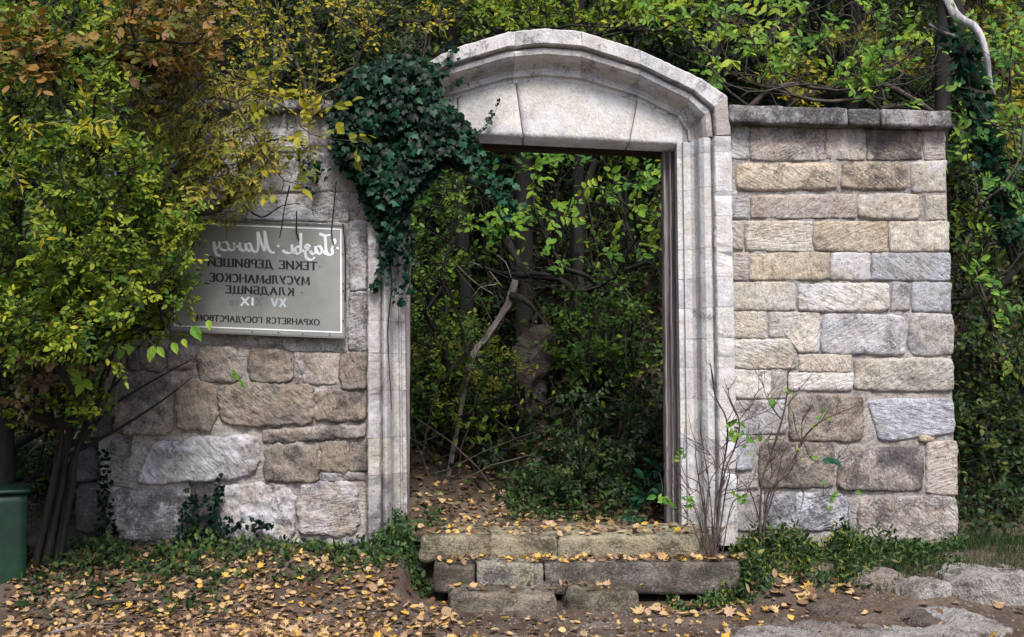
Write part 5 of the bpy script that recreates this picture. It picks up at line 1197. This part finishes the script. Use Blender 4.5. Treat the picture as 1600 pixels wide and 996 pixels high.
weeds('weed_patch', 'small weeds at the right end of the lower steps', (1040, 1200), (-.85, -.52), 900, .035, (.0, .9), P_grass, h=(0, .07))
weeds('weed_patch', 'weeds edging the top step below the bush', (960, 1150), (-.3, .6), 1200, .04, (.0, .6), P_grass, h=(.02, .12))
weeds('weed_patch', 'undergrowth edging the path inside the gateway', (790, 1100), (.5, 1.6), 3800, .045, (.0, .7), P_grass, h=(0, .16))

weeds('undergrowth_patch', 'dark undergrowth on the bank right of the wall corner', (1470, 1720), (.1, 1.9), 5200, .05, (.0, .45), P_grass, h=(0, .25), cat='undergrowth')
# ---------------- fallen leaves
def fallen(n, ur, yr, beta=(1, 1), tone=(0, 1), hfun=None, s=(.045, .085)):
    u = rng.uniform(*ur, n); y = yr[0]+(yr[1]-yr[0])*rng.beta(*beta, n); x = (u-800)/FPX*(y+7)
    z = surf(x, y) if hfun is None else np.full(n, hfun)
    pos = np.stack([x, y, z+rng.uniform(.006, .022, n)], -1)
    return pos, rng.uniform(*s, n), tone[0]+(tone[1]-tone[0])*rng.uniform(0, 1, n)**1.4
def place_leaves(sets, nparts, label, group, stuffname, stufflabel):
    pos = np.vstack([s[0] for s in sets]); sz = np.concatenate([s[1] for s in sets]); tn = np.concatenate([s[2] for s in sets]); n = len(pos)
    d = unit(rng.normal(0, 1, (n, 3))*[1, 1, .28]); nr = unit(rng.normal(0, .42, (n, 3))+[0, -.22, 1])
    u, v, dep = project(pos); ok = (u > 4) & (u < 1596) & (v < 992) & (v > 4)
    sc = np.where(ok, sz/dep*rng.uniform(.85, 1.15, n), -1); idx = np.argsort(-sc)[:nparts]; idx = idx[sc[idx] > 0]; keep = np.zeros(n, bool); keep[idx] = True
    for i in idx:
        tp = ('maple', 'maple2', 'oval')[i % 3]
        o = leafobj(None, pos[i], d[i], nr[i], float(sz[i]), float(tn[i]), tp, P_fallen, 'fallen_leaf')
        sh_ = ('lobed', 'rounded', 'narrow')[i % 3]
        c_ = 'yellow' if tn[i] > .8 else 'tan' if tn[i] > .3 else 'dark brown'
        tag(o, label.replace('#', c_+' '+sh_), 'leaf', group.replace('#', c_+' '+sh_))
    r = ~keep; k = r.sum(); a = rng.integers(0, 2, n)
    for q, tp in enumerate(('maple', 'maple2')):
        m = r & (a == q)
        if m.any():
            o = lk(stuffname, leafmesh(stuffname, pos[m], d[m], nr[m], sz[m], tn[m], tp), P_fallen); tag(o, stufflabel[q], 'leaf litter', kind='stuff')
place_leaves([fallen(2500, (20, 420), (-1.75, -.25), (1.1, 1.0), (0, .92), s=(.02, .052)), fallen(1150, (380, 620), (-1.75, -.25), (1.1, 1), (.1, 1), s=(.02, .052)), fallen(260, (560, 720), (-1.75, -.6), s=(.03, .07))], 170,
             '# fallen leaf on the bank below the left wall', '# fallen leaves below the left wall', 'leaf_litter', ('lobed fallen leaves carpeting the bank below the left wall', 'rounded fallen leaves carpeting the bank below the left wall'))
place_leaves([fallen(430, (640, 1330), (-1.75, -.82), (1, 1.3), (0, 1), s=(.018, .048)), fallen(90, (1150, 1600), (-1.7, -.7)), fallen(130, (1000, 1330), (-.95, -.6), tone=(.1, .9))], 85,
             '# fallen leaf on the earth in front of the steps', '# fallen leaves before the steps', 'leaf_litter', ('lobed fallen leaves on the trodden earth before the steps', 'rounded fallen leaves on the trodden earth before the steps'))
z1 = P(800, 839, -.33)[2]; z2 = P(800, 882, -.54)[2]; z3 = P(800, 928, -.8)[2]
place_leaves([fallen(240, (650, 1130), (-.30, .2), hfun=z1+.006, s=(.03, .06)), fallen(230, (685, 1170), (-.52, -.35), hfun=z2+.006, s=(.03, .06)), fallen(40, (700, 1000), (-.76, -.58), hfun=z3+.006, s=(.03, .06))], 30,
             '# fallen leaf lying on the stone steps', '# fallen leaves on the steps', 'leaf_litter', ('lobed fallen leaves lying on the steps', 'rounded fallen leaves lying on the steps'))
place_leaves([fallen(430, (560, 880), (.5, 4.2), (1, 1.6), (0, .9), s=(.035, .07)), fallen(230, (640, 1050), (.5, 1.2), tone=(0, .9), s=(.03, .06))], 15,
             '# fallen leaf on the path inside the gateway', '# fallen leaves on the path inside the gateway', 'leaf_litter', ('lobed fallen leaves on the path inside the gateway', 'rounded fallen leaves on the path inside the gateway'))
# fallen twigs and small stones
for u, y, a, l, lab in ((150, -.95, .2, .55, 'thin fallen twig lying on the leaves left of centre'), (90, -1.45, .5, .35, 'grey fallen stick near the bin'), (330, -1.2, -.4, .3, 'short fallen twig in the leaf bank')):
    p = gpt(u, y)+[0, 0, .035]; o = trunk('fallen_twig', [p, p+[l*.5*math.cos(a), l*.5*math.sin(a), .02], p+[l*math.cos(a+.15), l*math.sin(a+.15), .0]], [.008, .007, .003], M_dead if 'grey' in lab else M_twig, None, 6, .2, .04); tag(o, lab, 'twig')
n = 1500
x = rng.uniform(-1.2, 3.2, n); y = rng.uniform(-1.8, -.75, n); z = surf(x, y)
oct_v = np.array([(1, 0, 0), (-1, 0, 0), (0, 1, 0), (0, -1, 0), (0, 0, .7), (0, 0, -.7)]); oct_f = np.array([(0, 2, 4), (2, 1, 4), (1, 3, 4), (3, 0, 4), (2, 0, 5), (1, 2, 5), (3, 1, 5), (0, 3, 5)])
s_ = rng.uniform(.003, .012, n)
V = (np.stack([x, y, z], -1)[:, None]+oct_v[None]*s_[:, None, None]*rng.uniform(.6, 1.3, (n, 6, 3))).reshape(-1, 3); F = (oct_f[None]+(np.arange(n)*6)[:, None, None]).reshape(-1, 3)
o = lk('gravel', mesh('gravel', V.astype(np.float32), F), simple_mat('gravel_stone', (.10, .085, .07), (.26, .23, .2), 6)); tag(o, 'small loose stones on the trodden earth', 'gravel', kind='stuff')

for o in THINGS:
    if '_loc' in o: del o['_loc']
